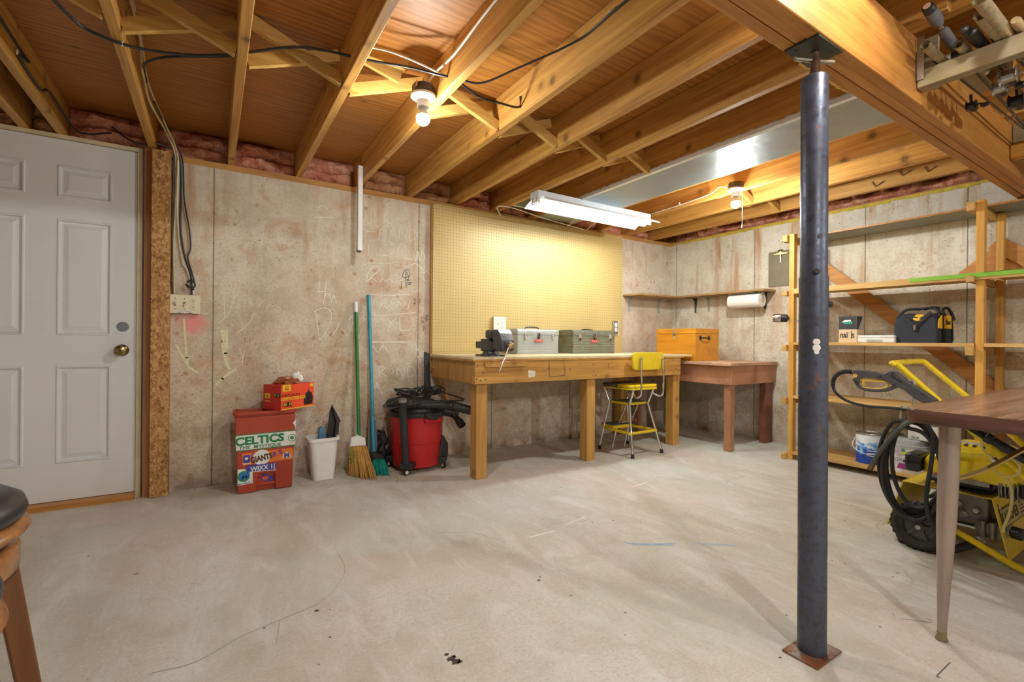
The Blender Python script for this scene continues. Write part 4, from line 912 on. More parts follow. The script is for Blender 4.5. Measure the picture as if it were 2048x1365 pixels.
P0 = [at(476, 989, 1, FYB), at(512, 984, 1, FYB), at(515.5, 952, 1, FYB), at(520, 948, 1, FYB), at(546, 944.5, 1, FYB), at(550, 947, 1, FYB), at(551, 978, 1, FYB), at(584, 974, 1, FYB), at(591, 829, 1, FYB), at(470, 837, 1, FYB)]
P0 = [Vector((p.x, FYB, max(p.z, .002))) for p in P0]
MB().prism(P0, (0, .024, 0)).build('front_panel', M_RED, rb, bevel=.004)
MB().box((.234, 3.282, .035), (.343, 3.2985, .052)).build('pedal', M_RED, rb, bevel=.003)
G_ = pm('sticker_green', (.010, .22, .055), .4); S_W = pm('sticker_white', (.74, .76, .72), .35); S_O = pm('sticker_orange', (.80, .20, .02), .4); S_B = pm('sticker_blue', (.06, .05, .35), .4); S_P = pm('sticker_purple', (.16, .04, .30), .4); S_BR = pm('sticker_brown', (.07, .025, .012), .4); S_BG = pm('sticker_bright_blue', (.02, .16, .50), .4)
YS = FYB-.0006
def q(px, py): return at(px, py, 1, YS)
def patch(name, pts, mat, parent, dy=0.0): return MB().prism([q(a, b)+Vector((0, -dy, 0)) for a, b in pts], (0, .0005, 0)).build(name, mat, parent)
def word(txt, px, py, hpx, mat, parent, wpx=None, bold=.0, dy=.0006, tilt=0, shear=0):
    c = q(px, py); s = hpx*2.92/942*1.38
    r = Vector((math.cos(tilt), 0, math.sin(tilt))); u = Vector((-math.sin(tilt), 0, math.cos(tilt)))
    o = lettering('lettering', txt, s, c+Vector((0, -dy, 0)), r, u, mat, parent, bold*s, .0004, shear=shear)
    if wpx:
        xs_ = [(v.co-c).dot(r) for v in o.data.vertices]; k = (wpx*2.92/942/1.12)/(max(xs_)-min(xs_))
        for v in o.data.vertices: v.co = v.co + r*((v.co-c).dot(r)*(k-1))
    return o
s1 = patch('sticker', [(472, 902.5), (590.5, 889.5), (591.5, 862), (471.5, 873.5)], S_W, rb); s1['label'] = 'white bumper sticker with green lettering'
patch('stripe', [(472, 904.5), (590.5, 891.5), (590.5, 889.8), (472, 902.8)], G_, rb); patch('stripe', [(471.5, 873.2), (591.5, 861.7), (591.5, 860), (471.5, 871.5)], G_, rb)
word('CELTICS', 520, 880.5, 15.5, G_, s1, 97, .045, tilt=.02); word('THE  MYSTIQUE', 521, 893, 6.4, G_, s1, 83, .02, tilt=.0)
c = q(584, 876); MB().lathe([(.0235, 0), (.0235, .0005), (.020, .0005), (.020, 0)], c, (0,-1,0), 28, cap=False).build('green_ring', G_, s1); MB().lathe([(.011, 0), (.010, .0005)], c, (0,-1,0), 20).build('ring_centre', G_, s1)
s2 = patch('sticker', [(485, 931), (586.5, 918.5), (585.5, 896), (484, 908.5)], S_O, rb); s2['label'] = 'orange sticker with purple letters'
for ch, px, py, a in (('R', 549.5, 909.5, .06), ('S', 561, 905, .1), ('C', 506, 912, .3)): word(ch, px, py, 9, S_P, s2, 8.5, .04, .0007, a)
patch('blue_patch', [(486, 927), (500, 925.5), (500, 910), (486, 912)], S_B, s2, .0006); word('BEARS', 493.5, 928.3, 3.4, S_W, s2, 15, .02, .0008)
MB().lathe([(.009, 0), (.009, .0005)], q(493, 918)+Vector((0,-.0008,0)), (0,-1,0), 16).build('patch_disc', S_W, s2)
lg = patch('logo_plate', [(565, 917.5), (581.5, 915.5), (580, 906), (573, 904.5), (567, 908)], S_W, s2, .0006); word('M', 573.5, 911, 8, S_B, lg, 11, .07, .0012); word('MARATHON', 573.5, 916, 2.3, S_B, lg, 13, .01, .0012)
c = q(523.5, 915); bl = MB().lathe([(.047, 0), (.047, .0006)], c+Vector((0,-.001,0)), (0,-1,0), 32).build('baseball', S_W, rb); bl['label'] = 'white baseball sticker with brown lettering'
word('GIANTS', 523, 917, 11, S_BR, bl, 43, .05, .0018, .16)
wx = patch('sticker', [(494, 944.5), (552, 939), (552.5, 926), (500, 931), (493, 934), (491, 939)], S_B, rb, .0018); wx['label'] = 'blue radio sticker with white lettering'
patch('sticker_outline', [(492.5, 946), (552, 940.4), (552, 939.2), (494, 944.7)], S_W, rb, .0018); word('WIXX 1(', 526, 936, 9, S_W, wx, 50, .03, .0026, .04)
mv = patch('sticker', [(475, 972.5), (506, 967), (505, 943.5), (491, 939), (475, 940)], S_W, rb, .0008); mv['label'] = 'white square sticker with green disc'
MB().lathe([(.033, 0), (.033, .0005)], q(487.5, 953.5)+Vector((0,-.0012,0)), (0,-1,0), 24).build('green_disc', pm('disc_green', (.03, .27, .16), .4), mv); word('M', 488, 953, 14, S_BG, mv, 21, .05, .0022, .1, .2); word('MAVERICKS', 490, 967.5, 3.2, S_BG, mv, 26, .01, .0014, .05)
def q2(px, py): return at(px, py, 1, 3.2985)
tx = [(516.5, 957), (525, 955), (526, 948), (534, 947.5), (534.5, 951), (546.5, 952.5), (547.5, 957), (541, 962), (538.5, 965.5), (533, 960.5), (528, 963), (524, 959.5)]
t_ = MB().prism([q2(a, b)+Vector((0,-.001,0)) for a, b in tx], (0, .0005, 0)).build('sticker', S_B, rb); t_['label'] = 'blue sticker shaped like a state map'
MB().lathe([(.012, 0), (.012, .0004)], q2(531, 956.5)+Vector((0,-.0012,0)), (0,-1,0), 20, sx=1.6).build('oval', pm('oval_red', (.6, .12, .05), .4), t_)
patch('sticker', [(585.5, 846.5), (592, 839), (592, 856)], S_W, rb, .0002)

# carton of bags on the bin
ZC = .4925
Cc, Rr, Ll = at(569.8, 826.6, 2, ZC), at(623.5, 816.5, 2, ZC), at(527, 825.5, 2, ZC)
er = Vector((.83, .56, 0)).normalized(); el = Vector((-.56, .83, 0)).normalized()
WR, WL, HBX = .262, .155, .158
C0 = Vector((.362, 3.262, ZC))
bx = thing('bag_carton', 'red and orange carton of black sacks resting on the pedal bin', 'carton', tuple(C0))
M_CR = pm('carton_red', (.60, .030, .022), .4, 0, .06); M_CO = pm('carton_orange', (.82, .085, .03), .4, 0, .06); C_Y = pm('carton_yellow', (.80, .60, .03), .4); C_K = pm('carton_black', (.03, .02, .02), .4)
E2 = C0+er*WR; E3 = E2+el*WL; E4 = C0+el*WL; H_ = Vector((0,0,HBX))
MB().prism([C0, E2, E3, E4], H_).build('carton_body', M_CR, bx, bevel=.001, seg=1)
nF = Vector((er.y, -er.x, 0)); nL = Vector((-er.x, -er.y, 0))
def on_r(u, v, d=.0006): return C0+er*(u*WR)+Vector((0,0,v*HBX))+nF*d
def on_l(u, v, d=.0006): return E4-el*(u*WL)+Vector((0,0,v*HBX))+nL*d
def pr(f, pts, mat, name, dd=.0006): return MB().prism([f(u, v, dd) for u, v in pts], (nF if f is on_r else nL)*(-.0004)).build(name, mat, bx)
R4 = lambda a, b, c, d: [(a, b), (c, b), (c, d), (a, d)]
pr(on_r, R4(.005, .0, .995, .995), M_CO, 'front_print'); pr(on_r, R4(.0, .0, .995, .035), C_Y, 'yellow_band', .001); pr(on_r, R4(.05, .74, .28, 1.0), C_Y, 'yellow_patch', .001); pr(on_r, R4(.88, .84, .97, .96), C_Y, 'yellow_patch', .001)
pr(on_r, R4(.08, .12, .32, .30), C_K, 'black_patch', .001); pr(on_l, R4(.1, .45, .40, .65), C_Y, 'yellow_patch', .001); pr(on_l, R4(.60, .52, .96, .66), C_K, 'black_patch', .001); pr(on_l, R4(.1, .32, .42, .36), C_Y, 'yellow_patch', .001)
pr(on_r, [(.68, .10), (.95, .10), (.97, .35), (.94, .55), (.84, .66), (.86, .72), (.80, .72), (.81, .66), (.72, .55), (.68, .35)], C_K, 'sack_picture', .001)
lettering('lettering', 'HEAVY-DUTY', .026, on_r(.27, .56, .0016), er, (0,0,1), pm('carton_dark_red', (.30, .02, .02), .4), bx, .0007)
lettering('lettering', 'CONTRACTOR BAGS', .028, on_r(.36, .43, .0016), er, (0,0,1), C_Y, bx, .0008, sx=.72)
lettering('lettering', '55  15', .024, on_r(.2, .21, .0018), er, (0,0,1), C_Y, bx, .0006); lettering('lettering', '55  15', .016, on_l(.78, .59, .0018), -el, (0,0,1), C_Y, bx, .0004)
lettering('lettering', 'Value', .014, on_r(.165, .93, .0016), er, (0,0,1), M_CR, bx, .0003); lettering('lettering', 'Bagg', .018, on_r(.165, .83, .0016), er, (0,0,1), M_CR, bx, .0005); lettering('lettering', 'Bagg', .014, on_l(.25, .55, .0016), -el, (0,0,1), M_CR, bx, .0003)
def crumple(c, r, seed, sz, mat, name, parent, sq=(1,1,1)):
    mb = MB().sphere((0,0,0), 1, 18, 12)
    for i, p in enumerate(mb.v):
        k = 1+.45*mnoise.noise(p*2.2+Vector((seed, 0, 0)))+.25*mnoise.noise(p*5+Vector((0, seed, 0)))
        mb.v[i] = Vector(c)+Vector((p.x*r*sq[0], p.y*r*sq[1], p.z*r*sq[2]))*k
    return mb.build(name, mat, parent)
cm_ = (C0+E3)*.5+H_
crumple(cm_+Vector((-.02, -.02, .012)), .055, 3, 1, pm('brown_film', (.35, .12, .045), .3), 'sack_film', bx, (1.3, .8, .6)); crumple(cm_+Vector((.045, .0, .032)), .032, 8, 1, pm('white_film', (.80, .78, .74), .3), 'sack_film', bx, (1.1, .9, 1.1))

# white waste bin with dustpans
wbn = thing('waste_bin', 'small white plastic waste bin against the back wall', 'bin', (.632, 3.385, 0))
rings = [rr(.636, 3.382, .002, .135, .125, .035), rr(.632, 3.385, .262, .185, .165, .04), rr(.632, 3.385, .264, .205, .185, .045), rr(.632, 3.385, .283, .205, .185, .045), rr(.632, 3.385, .283, .175, .155, .036), rr(.634, 3.383, .012, .125, .115, .03)]
loft(rings).build('tub', WHITEP, wbn, smooth=True)
dp = thing('dustpan', 'black dustpan standing upright in the white waste bin', 'dustpan', (.66, 3.40, .06))
def qd(px, py, y): return at(px, py, 1, y)
pan = [(654, 885), (661, 822), (663, 812), (674, 835), (679.5, 844), (676, 884)]
MB().prism([qd(a, b, 3.415)*1 for a, b in [(652, 892), (654, 868), (660, 822), (665, 809), (672, 830), (672, 892)]], (0, .012, 0)).build('pan', BLACKP, dp, bevel=.003)
MB().prism([qd(a, b, 3.385) for a, b in [(664, 812), (668, 816), (682, 843), (679, 846), (676, 890), (668, 890), (672, 845)]], (0, .030, 0)).build('pan_side', BLACKP, dp, bevel=.003)
MB().prism([qd(a, b, 3.385) for a, b in [(653, 866), (657, 880), (656, 892), (651, 892)]], (0, .030, 0)).build('pan_side', BLACKP, dp, bevel=.003)
br = thing('hand_brush', 'blue plastic hand brush standing in the white waste bin', 'brush', (.605, 3.37, .2))
M_BLU = pm('slate_blue_plastic', (.085, .20, .32), .4)
MB().prism([qd(a, b, 3.352) for a, b in [(636, 893), (638, 858), (642, 853), (652, 858), (653, 893)]], (0, .035, 0)).build('handle', M_BLU, br, bevel=.006)
MB().prism([qd(a, b, 3.330) for a, b in [(646, 893), (646, 881), (653, 881), (653, 893)]], (0, .022, 0)).build('ferrule', M_BLU, br, bevel=.003)

# corn broom
bm_ = thing('broom', 'straw broom with green handle leaning on the back wall', 'broom', (.87, 3.27, 0))
b0 = at(717.5, 872, 1, 3.335); b1 = at(712.2, 625, 1, 3.515); b2 = at(711.2, 603.5, 1, 3.53)
MB().cyl(b0, b1, .0125, n=16).build('handle', pm('green_enamel', (.012, .17, .03), .35), bm_, smooth=True)
MB().lathe([(.0128, 0), (.0128, (b2-b1).length-.008), (.007, (b2-b1).length)], b1, b2-b1, 16).build('handle_tip', WHITEP, bm_, smooth=True)
capp = [at(a, b, 1, 3.325) for a, b in [(700, 894), (733, 892), (730.5, 876.5), (721, 873), (714, 869), (713, 874), (703, 876.5)]]
MB().prism(capp, (0, .035, 0)).build('cap', WHITEP, bm_, bevel=.006)
M_STRAW = pm('broom_straw', (.58, .33, .09), .75, 0, .3, 30)
mb = MB(); random.seed(21)
for k in range(170):
    u = k/169; v = random.random(); top = at(701.5+31*u, 893, 1, 3.328+.028*v); w_ = random.uniform(-.02, .02)
    px_ = 697+56.5*min(1, max(0, u+w_)); py_ = 950+8.5*math.sin(min(1, max(.0, u))*PI*.62)+random.uniform(-2, 1.5)
    bot = at(px_, py_, 2, .006); bot.y += .03+.07*v-.05*(1-v); mid = top.lerp(bot, .5)+Vector((random.uniform(-.005, .005), random.uniform(-.006, .004), 0))
    mb.tube([top, mid, bot], [.0026, .0030, .0016], 4)
mb.build('straw', M_STRAW, bm_, kind='stuff')
M_STI = pm('green_twine', (.14, .30, .04), .7)
for dz in (0, 6, 12, 19):
    ribbon_pts = [at(699-1.5*dz/19+k*(37+dz*.25)/8, 905.5+dz-1.2*math.sin(k/8*PI), 1, 3.316-.012*dz/19*2) for k in range(9)]
    MB().tube(ribbon_pts, .0022, 6).build('stitching', M_STI, bm_)
# teal broom
tb = thing('broom', 'teal-bristled broom with turquoise handle beside the red vacuum', 'broom', (1.0, 3.3, 0))
t0 = at(747.5, 908, 1, 3.37); t1 = at(737.4, 592, 1, 3.53)
M_TEAL = pm('turquoise_enamel', (.03, .30, .42), .3)
MB().cyl(t0, t1, .0130, n=16).build('handle', M_TEAL, tb, smooth=True); MB().cyl(t1-(t1-t0).normalized()*.035, t1+Vector((0,0,.004)), .0150, n=16).build('grip_collar', M_TEAL, tb, smooth=True)
MB().prism([at(a, b, 1, 3.345) for a, b in [(743.5, 906), (749, 904), (768, 912), (769, 919), (746, 920)]], (0, .045, 0)).build('head', BLACKP, tb, bevel=.004)
mb = MB(); random.seed(22)
for k in range(130):
    u = k/129; v = random.random(); top = at(746.5+22*u, 918.5, 1, 3.348+.038*v); bot = at(749+30*min(1, max(0, u+random.uniform(-.03, .03))), 952.5-u*1.5+random.uniform(-2, .5), 2, .005); bot.y += .03+.06*v-.045*(1-v)
    mb.tube([top, top.lerp(bot, .5)+Vector((random.uniform(-.006, .006), 0, 0)), bot], [.0025, .0028, .0016], 4)
mb.build('bristles', pm('teal_bristle', (.015, .33, .27), .6, 0, .3, 30), tb, kind='stuff')
gd = thing('dustpan', 'grey translucent dustpan standing behind the turquoise broom handle', 'dustpan', (1.0, 3.45, 0))
M_GREYP = pm('smoke_plastic', (.20, .21, .22), .35)
MB().prism([at(a, b, 1, 3.475) for a, b in [(735, 905), (737, 838), (740, 832), (744, 838), (752, 842), (757, 905)]], (0, .012, 0)).build('pan', M_GREYP, gd, bevel=.003)
MB().prism([at(a, b, 1, 3.445) for a, b in [(748, 905), (749, 845), (752, 845), (757, 905)]], (0, .03, 0)).build('pan_side', M_GREYP, gd, bevel=.003)
MB().prism([at(a, b, 1, 3.475) for a, b in [(743, 905), (745, 958), (749, 958), (750, 905)]], (0, .012, 0)).build('pan_handle', M_GREYP, gd, bevel=.003)

# shop vacuum
vc = thing('shop_vacuum', 'red drum shop vacuum with black hose piled on its lid', 'vacuum', (1.282, 3.325, 0))
VC = Vector((1.285, 3.325, 0)); M_VR = pm('red_drum_plastic', (.50, .012, .016), .35, 0, .06, 6); M_VB = pm('black_vac_plastic', (.025, .025, .028), .45, 0, .2)
MB().lathe([(.150, .028), (.170, .034), (.176, .05), (.181, .2), (.1845, .203), (.1855, .212), (.1855, .30), (.192, .395)], VC, (0,0,1), 56).build('drum', M_VR, vc, smooth=True)
MB().lathe([(.200, .392), (.203, .398), (.203, .418), (.196, .424), (.165, .428), (.160, .455), (.15, .47), (.12, .50), (.07, .512), (.01, .512)], VC, (0,0,1), 56).build('lid', M_VB, vc, smooth=True)
def vdir(a): return Vector((math.cos(math.radians(a)), math.sin(math.radians(a)), 0))
aF = -106   # direction of the camera as seen from the vacuum (degrees)
d = vdir(aF+28); s_ = Vector((-d.y, d.x, 0))
MB().prism([VC+d*.186+s_*a+Vector((0,0,z)) for a, z in ((-.068, .385), (-.062, .352), (.062, .352), (.068, .385))], d*.022).build('drum_handle', M_VR, vc, bevel=.004)
lt = MB().prism([VC+d*.195+s_*a+Vector((0,0,z)) for a, z in ((-.066, .425), (-.066, .398), (-.04, .388), (-.03, .375), (.03, .375), (.04, .388), (.066, .398), (.066, .425))], d*.022).build('latch', M_VB, vc, bevel=.004)
def caster(p, d, label):
    s_ = Vector((-d.y, d.x, 0)); c = MB().prism([p-s_*.045+Vector((0,0,.045)), p+s_*.045+Vector((0,0,.045)), p+s_*.05-d*.10+Vector((0,0,.045)), p-s_*.05-d*.10+Vector((0,0,.045))], (0,0,.042)).build('caster_bracket', M_VB, vc, bevel=.006)
    ax = (s_*.8+d*.6).normalized(); wc = p-d*.02+Vector((0,0,.022))
    wh = MB().lathe([(.010, -.009), (.022, -.008), (.022, .008), (.010, .009)], wc, ax, 22).build('caster_wheel', RUBBER, c, smooth=True)
    MB().lathe([(.0125, .0), (.0125, .011), (.004, .0115)], wc, -ax if ax.y > 0 else ax, 16).build('wheel_hub', WHITEP, c)
pL = Vector((1.128, 3.135, 0)); dL = (pL-VC).normalized(); caster(pL, dL, '')
pR = Vector((1.46, 3.19, 0)); dR = (pR-Vector((VC.x, VC.y, 0))).normalized(); caster(pR, dR, '')
pB = Vector((1.10, 3.45, 0)); caster(pB, (pB-VC).normalized(), '')
wd = thing('vacuum_wand', 'straight black vacuum wand standing at the front of the red drum', 'wand', (1.14, 3.11, .088))
wp = pL-dL*.012+Vector((0,0,.088)); wt = at(805, 797, 1, 3.125)
MB().lathe([(.026, 0), (.026, .12), (.0275, .30), (.0275, (wt-wp).length-.03), (.029, (wt-wp).length-.028), (.029, (wt-wp).length), (.024, (wt-wp).length), (.022, (wt-wp).length-.06)], wp, wt-wp, 24).build('tube', M_VB, wd, smooth=True)
MB().lathe([(.0293, 0), (.0293, .024)], wp+(wt-wp)*.94, wt-wp, 24).build('worn_end', pm('worn_grey_plastic', (.22, .20, .17), .5), wd)
nz = thing('vacuum_nozzle', 'pointed black vacuum nozzle standing on the right caster', 'nozzle', (1.45, 3.18, .088))
n0 = pR-dR*.03+Vector((0,0,.087))
loft([[n0+Vector((a, b, 0)) for a, b in rrect(.085, .05, .02)], [n0+Vector((a, b, .03)) for a, b in rrect(.085, .05, .02)], [n0+Vector((.012+a, b, .09)) for a, b in rrect(.065, .035, .015)], [n0+Vector((.0+a, b, .155)) for a, b in rrect(.012, .012, .005)]]).build('nozzle_body', M_VB, nz, bevel=.003)
cv = thing('crevice_tool', 'long flat black crevice tool rising behind the vacuum lid', 'nozzle', (1.40, 3.39, .50))
loft([[Vector((1.392, 3.39, .505))+Vector((a, b, 0)) for a, b in rrect(.055, .045, .018)], [Vector((1.39, 3.39, .60))+Vector((a, b, 0)) for a, b in rrect(.052, .04, .016)], [Vector((1.388, 3.39, .64))+Vector((a, b, 0)) for a, b in rrect(.05, .02, .008)], [Vector((1.384, 3.39, .84))+Vector((a, b, .012*(a < 0))) for a, b in rrect(.048, .014, .006)]]).build('blade', M_VB, cv, smooth=True)
# ribbed hose
hs = thing('vacuum_hose', 'thick ribbed black hose curled over the vacuum lid', 'hose', (1.28, 3.3, .46))
path = [VC+vdir(a)*(.168+.012*math.sin(math.radians(a)))+Vector((-.02, 0, .482+.01*math.sin(math.radians(a*2)))) for a in range(60, 285, 15)] + [Vector((1.45, 3.155, .470)), Vector((1.53, 3.12, .45)), Vector((1.64, 3.06, .415))]
pts = smooth_path(path, 10); rs = [.0335+.0022*math.sin(i*2.4) for i in range(len(pts))]
MB().tube(pts, rs, 20).build('ribbed_tube', M_VB, hs, smooth=True)
MB().cyl(pts[-1], (1.655, 3.05, .41), .036, .036, 20).build('cuff', M_VB, hs, smooth=True)
MB().lathe([(.026, 0), (.030, .05), (.030, .12), (.022, .125)], (1.49, 3.33, .395), (.75, -.35, -.16), 20).build('elbow', M_VB, hs, smooth=True)
MB().lathe([(.022, 0), (.024, .07), (.030, .072), (.030, .12), (.024, .12), (.022, .10)], (1.56, 3.28, .375), (.25, -.6, -.55), 20).build('outlet_stub', M_VB, hs, smooth=True)
# mains cord heaped on top
random.seed(9); pts = []
for k in range(44):
    a = k*.83; r_ = .10+.055*math.sin(k*1.7)+.02*math.cos(k*.6); pts.append(VC+Vector((.02+r_*1.25*math.cos(a), -.01+r_*.95*math.sin(a), .545+.030*math.sin(k*2.3)+.0006*k)))
pts += [VC+Vector((-.15, -.14, .525)), VC+Vector((-.26, -.16, .505)), VC+Vector((-.30, -.15, .49)), VC+Vector((-.25, -.17, .475)), VC+Vector((-.10, -.205, .50)), VC+Vector((.14, -.215, .505)), VC+Vector((.30, -.17, .50)), VC+Vector((.20, -.02, .545))]
tag(MB().tube(smooth_path(pts, 5), .0048, 7).build('power_cord', CABLE_B, smooth=True), 'thin black mains cord heaped in loops on the vacuum', 'cord')
sk = crumple((1.06, 3.47, .13), .065, 5, 1, pm('black_film', (.02, .02, .022), .35), 'black_sack', None, (.9, .7, 1.9)); tag(sk, 'crumpled black sack stuffed between teal broom and vacuum', 'sack')
# ================================================================== shelving on the right wall
XF = 3.885
sh = thing('shelving_unit', 'tall open pine shelving unit along the right wall', 'shelving', (4.03, 1.0, 0))
ROWS = [1.955, .863, -.27]
XBK = 4.297
for y in ROWS:
    for x in (XF, XBK): MB().box((x, y, fz(x)), (x+.048, y+.038, 1.815 if x < 4 else 1.800)).build('post', W_SHELFZ, sh, bevel=.002, seg=1)
SHZ = [(1.806, 1.819), (1.334, 1.374), (.930, .952), (.508, .530), (.062, .086)]
M_GU = pm('grey_green_ply', (.24, .25, .19), .6, 0, .15, 6)
SPANS = ((-.3, .8605), (.9035, 1.953))
MB().box((4.070, -.3, 1.806), (4.372, 1.99, 1.819)).build('shelf_board', M_GU, sh); MB().box((4.0675, -.3, 1.8065), (4.0698, 1.99, 1.8185)).build('shelf_edge', W_BEAM, sh)
for i, (z0, z1) in enumerate(SHZ[1:]):
    for a, b in SPANS: MB().box((XF-.010 if i else XF, a, z0 if i else z1-.014), (XBK-.004, b, z1)).build('shelf_board', W_SHELFY, sh, bevel=.0015, seg=1)
MB().box((XF-.014, -.3, 1.334), (XF-.001, 1.953, 1.374)).build('front_rail', W_SHELFY, sh, bevel=.002, seg=1)
for y in ROWS:
    for i, (z0, z1) in enumerate(SHZ):
        zb, zt = (z0-.052, z0-.0005) if i != 1 else (z0-.012, z1-.0145)
        if i == 4: zb = fz(XF)
        MB().box((XF-.030, y+.0385, zb), (XBK+.045, y+.0755, zt)).build('cleat', W_CLEAT, sh, bevel=.002, seg=1)
wood('brace_wood', (.58, .27, .065), (.38, .15, .03), 'y', .4, .55)
def brace(y0, z0, y1, z1, w=.095, x=4.346):
    d = Vector((0, y1-y0, z1-z0)).normalized(); n = Vector((0, -d.z, d.y))*(w/2); a, b = Vector((x, y0, z0)), Vector((x, y1, z1))
    return MB().prism([a-n, b-n, b+n, a+n], (.018, 0, 0)).build('brace', MATS['brace_wood'], sh, bevel=.0015, seg=1)
brace(2.03, 1.655, .85, .590); brace(.92, 1.62, -.28, .60)
MB().prism([(4.3645, .95, 1.392), (4.3645, 1.10, 1.438), (4.3645, .94, 1.578), (4.3645, .89, 1.578), (4.3645, .72, 1.438), (4.3645, .72, 1.392)], (.012, 0, 0)).build('gusset', MATS['brace_wood'], sh)
M_GRN = pm('lime_green_edge', (.22, .48, .04), .55)
MB().box((XF-.0175, -.3, 1.350), (XF-.0145, 1.215, 1.3765)).build('green_edge', M_GRN, sh); MB().box((XF-.0175, -.3, 1.3745), (XF+.10, .86, 1.3775)).build('green_edge', M_GRN, sh)
for i, (y, z) in enumerate(((2.035, 1.775), (2.012, 1.757))):
    MB().tube(smooth_path([(XF-.002, y, z), (XF-.012, y+.012, z-.006), (XF-.014, y+.026, z+.004), (XF-.012, y+.036, z-.002)], 5), .003, 7).build('small_hook', STEEL, sh)
ps = thing('pencil_sharpener', 'steel crank pencil sharpener screwed to the shelving end post', 'sharpener', (3.87, 2.03, 1.14))
c0 = Vector((3.883, 1.99, 1.142)); dp_ = Vector((-.35, .93, .05)).normalized()
MB().lathe([(.010, 0), (.030, .012), (.032, .050), (.026, .056)], c0, dp_, 24).build('housing', BLACKP, ps, smooth=True)
MB().lathe([(.0335, 0), (.0345, .004), (.0345, .050), (.030, .058), (.008, .060)], c0+dp_*.052, dp_, 28).build('shavings_cup', pm('brushed_steel', (.55, .50, .42), .25, 1, .1), ps, smooth=True)
MB().tube([c0-dp_*.002, c0-dp_*.02+Vector((.01, 0, .01)), c0-dp_*.024+Vector((.02, -.012, -.018)), c0-dp_*.05+Vector((.022, -.012, -.02))], .004, 8).build('crank', STEEL, ps, smooth=True)
# things on the shelves
Z3 = .952
nb = thing('nail_box', 'small kraft and black carton of nails on the middle shelf', 'box', (3.99, 1.595, Z3))
NX0, NY0, NY1 = 3.925, 1.534, 1.652
M_KR = pm('kraft_board', (.66, .50, .31), .6, 0, .05, 20); M_NK = pm('charcoal_print', (.045, .048, .052), .45)
MB().box((NX0, NY0, Z3), (NX0+.115, NY1, Z3+.096)).build('lower_carton', M_KR, nb, bevel=.001, seg=1); up_ = MB().box((NX0, NY0, Z3+.0965), (NX0+.115, NY1, Z3+.192)).build('upper_carton', M_NK, nb, bevel=.001, seg=1)
MB().prism([(NX0+.02, NY0-.0006, Z3+.098), (NX0+.114, NY0-.0006, Z3+.098), (NX0+.114, NY0-.0006, Z3+.190), (NX0+.09, NY0-.0006, Z3+.190)], (0, .0005, 0)).build('grey_print', pm('grey_print', (.42, .38, .34), .5), up_)
NR = Vector((0, -1, 0)); NU = Vector((0, 0, 1))
w1 = lettering('lettering', 'nai  s', .060, (NX0-.0004, (NY0+NY1)/2+.004, Z3+.054), NR, NU, M_NK, nb, .0012, sx=.74); MB().box((NX0-.001, 1.5665, Z3+.026), (NX0-.0004, 1.5715, Z3+.083)).build('nail_letter', M_NK, nb)
S_T = pm('teal_print', (.05, .45, .36), .4)
for k in range(4): MB().prism([(NX0-.0006, 1.617-k*.0135-a, Z3+.135+b) for a, b in ((0, 0), (.009, 0), (.013, .016), (.004, .016))], (-.0004, 0, 0)).build('icon', S_T, up_)
MB().prism([(NX0-.0006, 1.632-a, Z3+.150+b) for a, b in ((0, 0), (.025, -.004), (.03, .002), (.06, .004), (.058, .016), (.02, .016))], (-.0004, 0, 0)).build('icon', S_W, up_)
og = thing('organizer_case', 'clear plastic organizer case lying between nail carton and tool bag', 'case', (4.0, 1.43, Z3))
M_CLR = pm('frosted_clear_plastic', (.74, .77, .76), .25, 0, .06, 6); 
MB().box((3.915, 1.31, Z3), (4.11, 1.528, Z3+.032)).build('base', M_CLR, og, bevel=.005); MB().box((3.915, 1.31, Z3+.0325), (4.11, 1.528, Z3+.052)).build('lid', M_CLR, og, bevel=.005)
MB().box((3.909, 1.38, Z3+.006), (3.9145, 1.47, Z3+.022)).build('grip', pm('olive_shadow_plastic', (.42, .44, .34), .4), og)
# tool bag
tg = thing('tool_bag', 'black and yellow canvas tool bag on the middle shelf', 'bag', (4.02, 1.18, Z3))
K0 = Vector((3.925, 1.090, Z3)); ex = Vector((.975, -.10, 0)).normalized(); ey = Vector((.10, .99, 0)).normalized(); LX, LY = .225, .235
M_CAN = pm('navy_black_canvas', (.022, .026, .036), .8, 0, .25, 40, .3); M_YC = pm('bag_yellow', (.72, .42, .02), .6, 0, .1, 30, .2); M_WEB = pm('black_webbing', (.012, .012, .014), .7)
def bagp(u, v, h): return K0+ey*(u*LY)+ex*(v*LX)+Vector((0,0,h))
sect = [(.0, .012), (.012, 0), (1-.012, 0), (1, .012), (1.01, .08), (1.0, .13), (.93, .165), (.80, .19), (.55, .178), (.40, .165), (.22, .185), (.10, .188), (.02, .15), (-.01, .08)]
rings = []
for v, f in ((-.0, .94), (.03, 1), (.5, 1.02), (.97, 1), (1.0, .94)): rings.append([bagp(.5+(u-.5)*f, v, h*(.97+.03*f)+(.014*math.sin(v*PI) if h > .1 else 0)) for u, h in sect])
loft(rings).build('bag_body', M_CAN, tg, smooth=True)
side = [(u, h) for u, h in sect if u < .25 and h > .07]
out = [(.04, .105), (.985, .105), (.97, .150), (.86, .188), (.5, .200), (.14, .190), (.02, .150)]
MB().prism([K0+ex*(LX*a)+Vector((0,0,h))-ey*.007 for a, h in [(.02, .095), (.98, .095), (.96, .150), (.80, .178), (.5, .186), (.2, .180), (.03, .150)]], ey*.004).build('yellow_panel', M_YC, tg)
lettering('bag_lettering', 'flex', .045, K0+ex*(LX*.58)+Vector((0,0,.135))-ey*.0075, ex, (0,0,1), M_CAN, tg, .0015, shear=.1)
MB().lathe([(.03, 0), (.03, .001)], bagp(.42, .02, .168), (-.7, 0, .6), 16).build('yellow_patch', M_YC, tg)
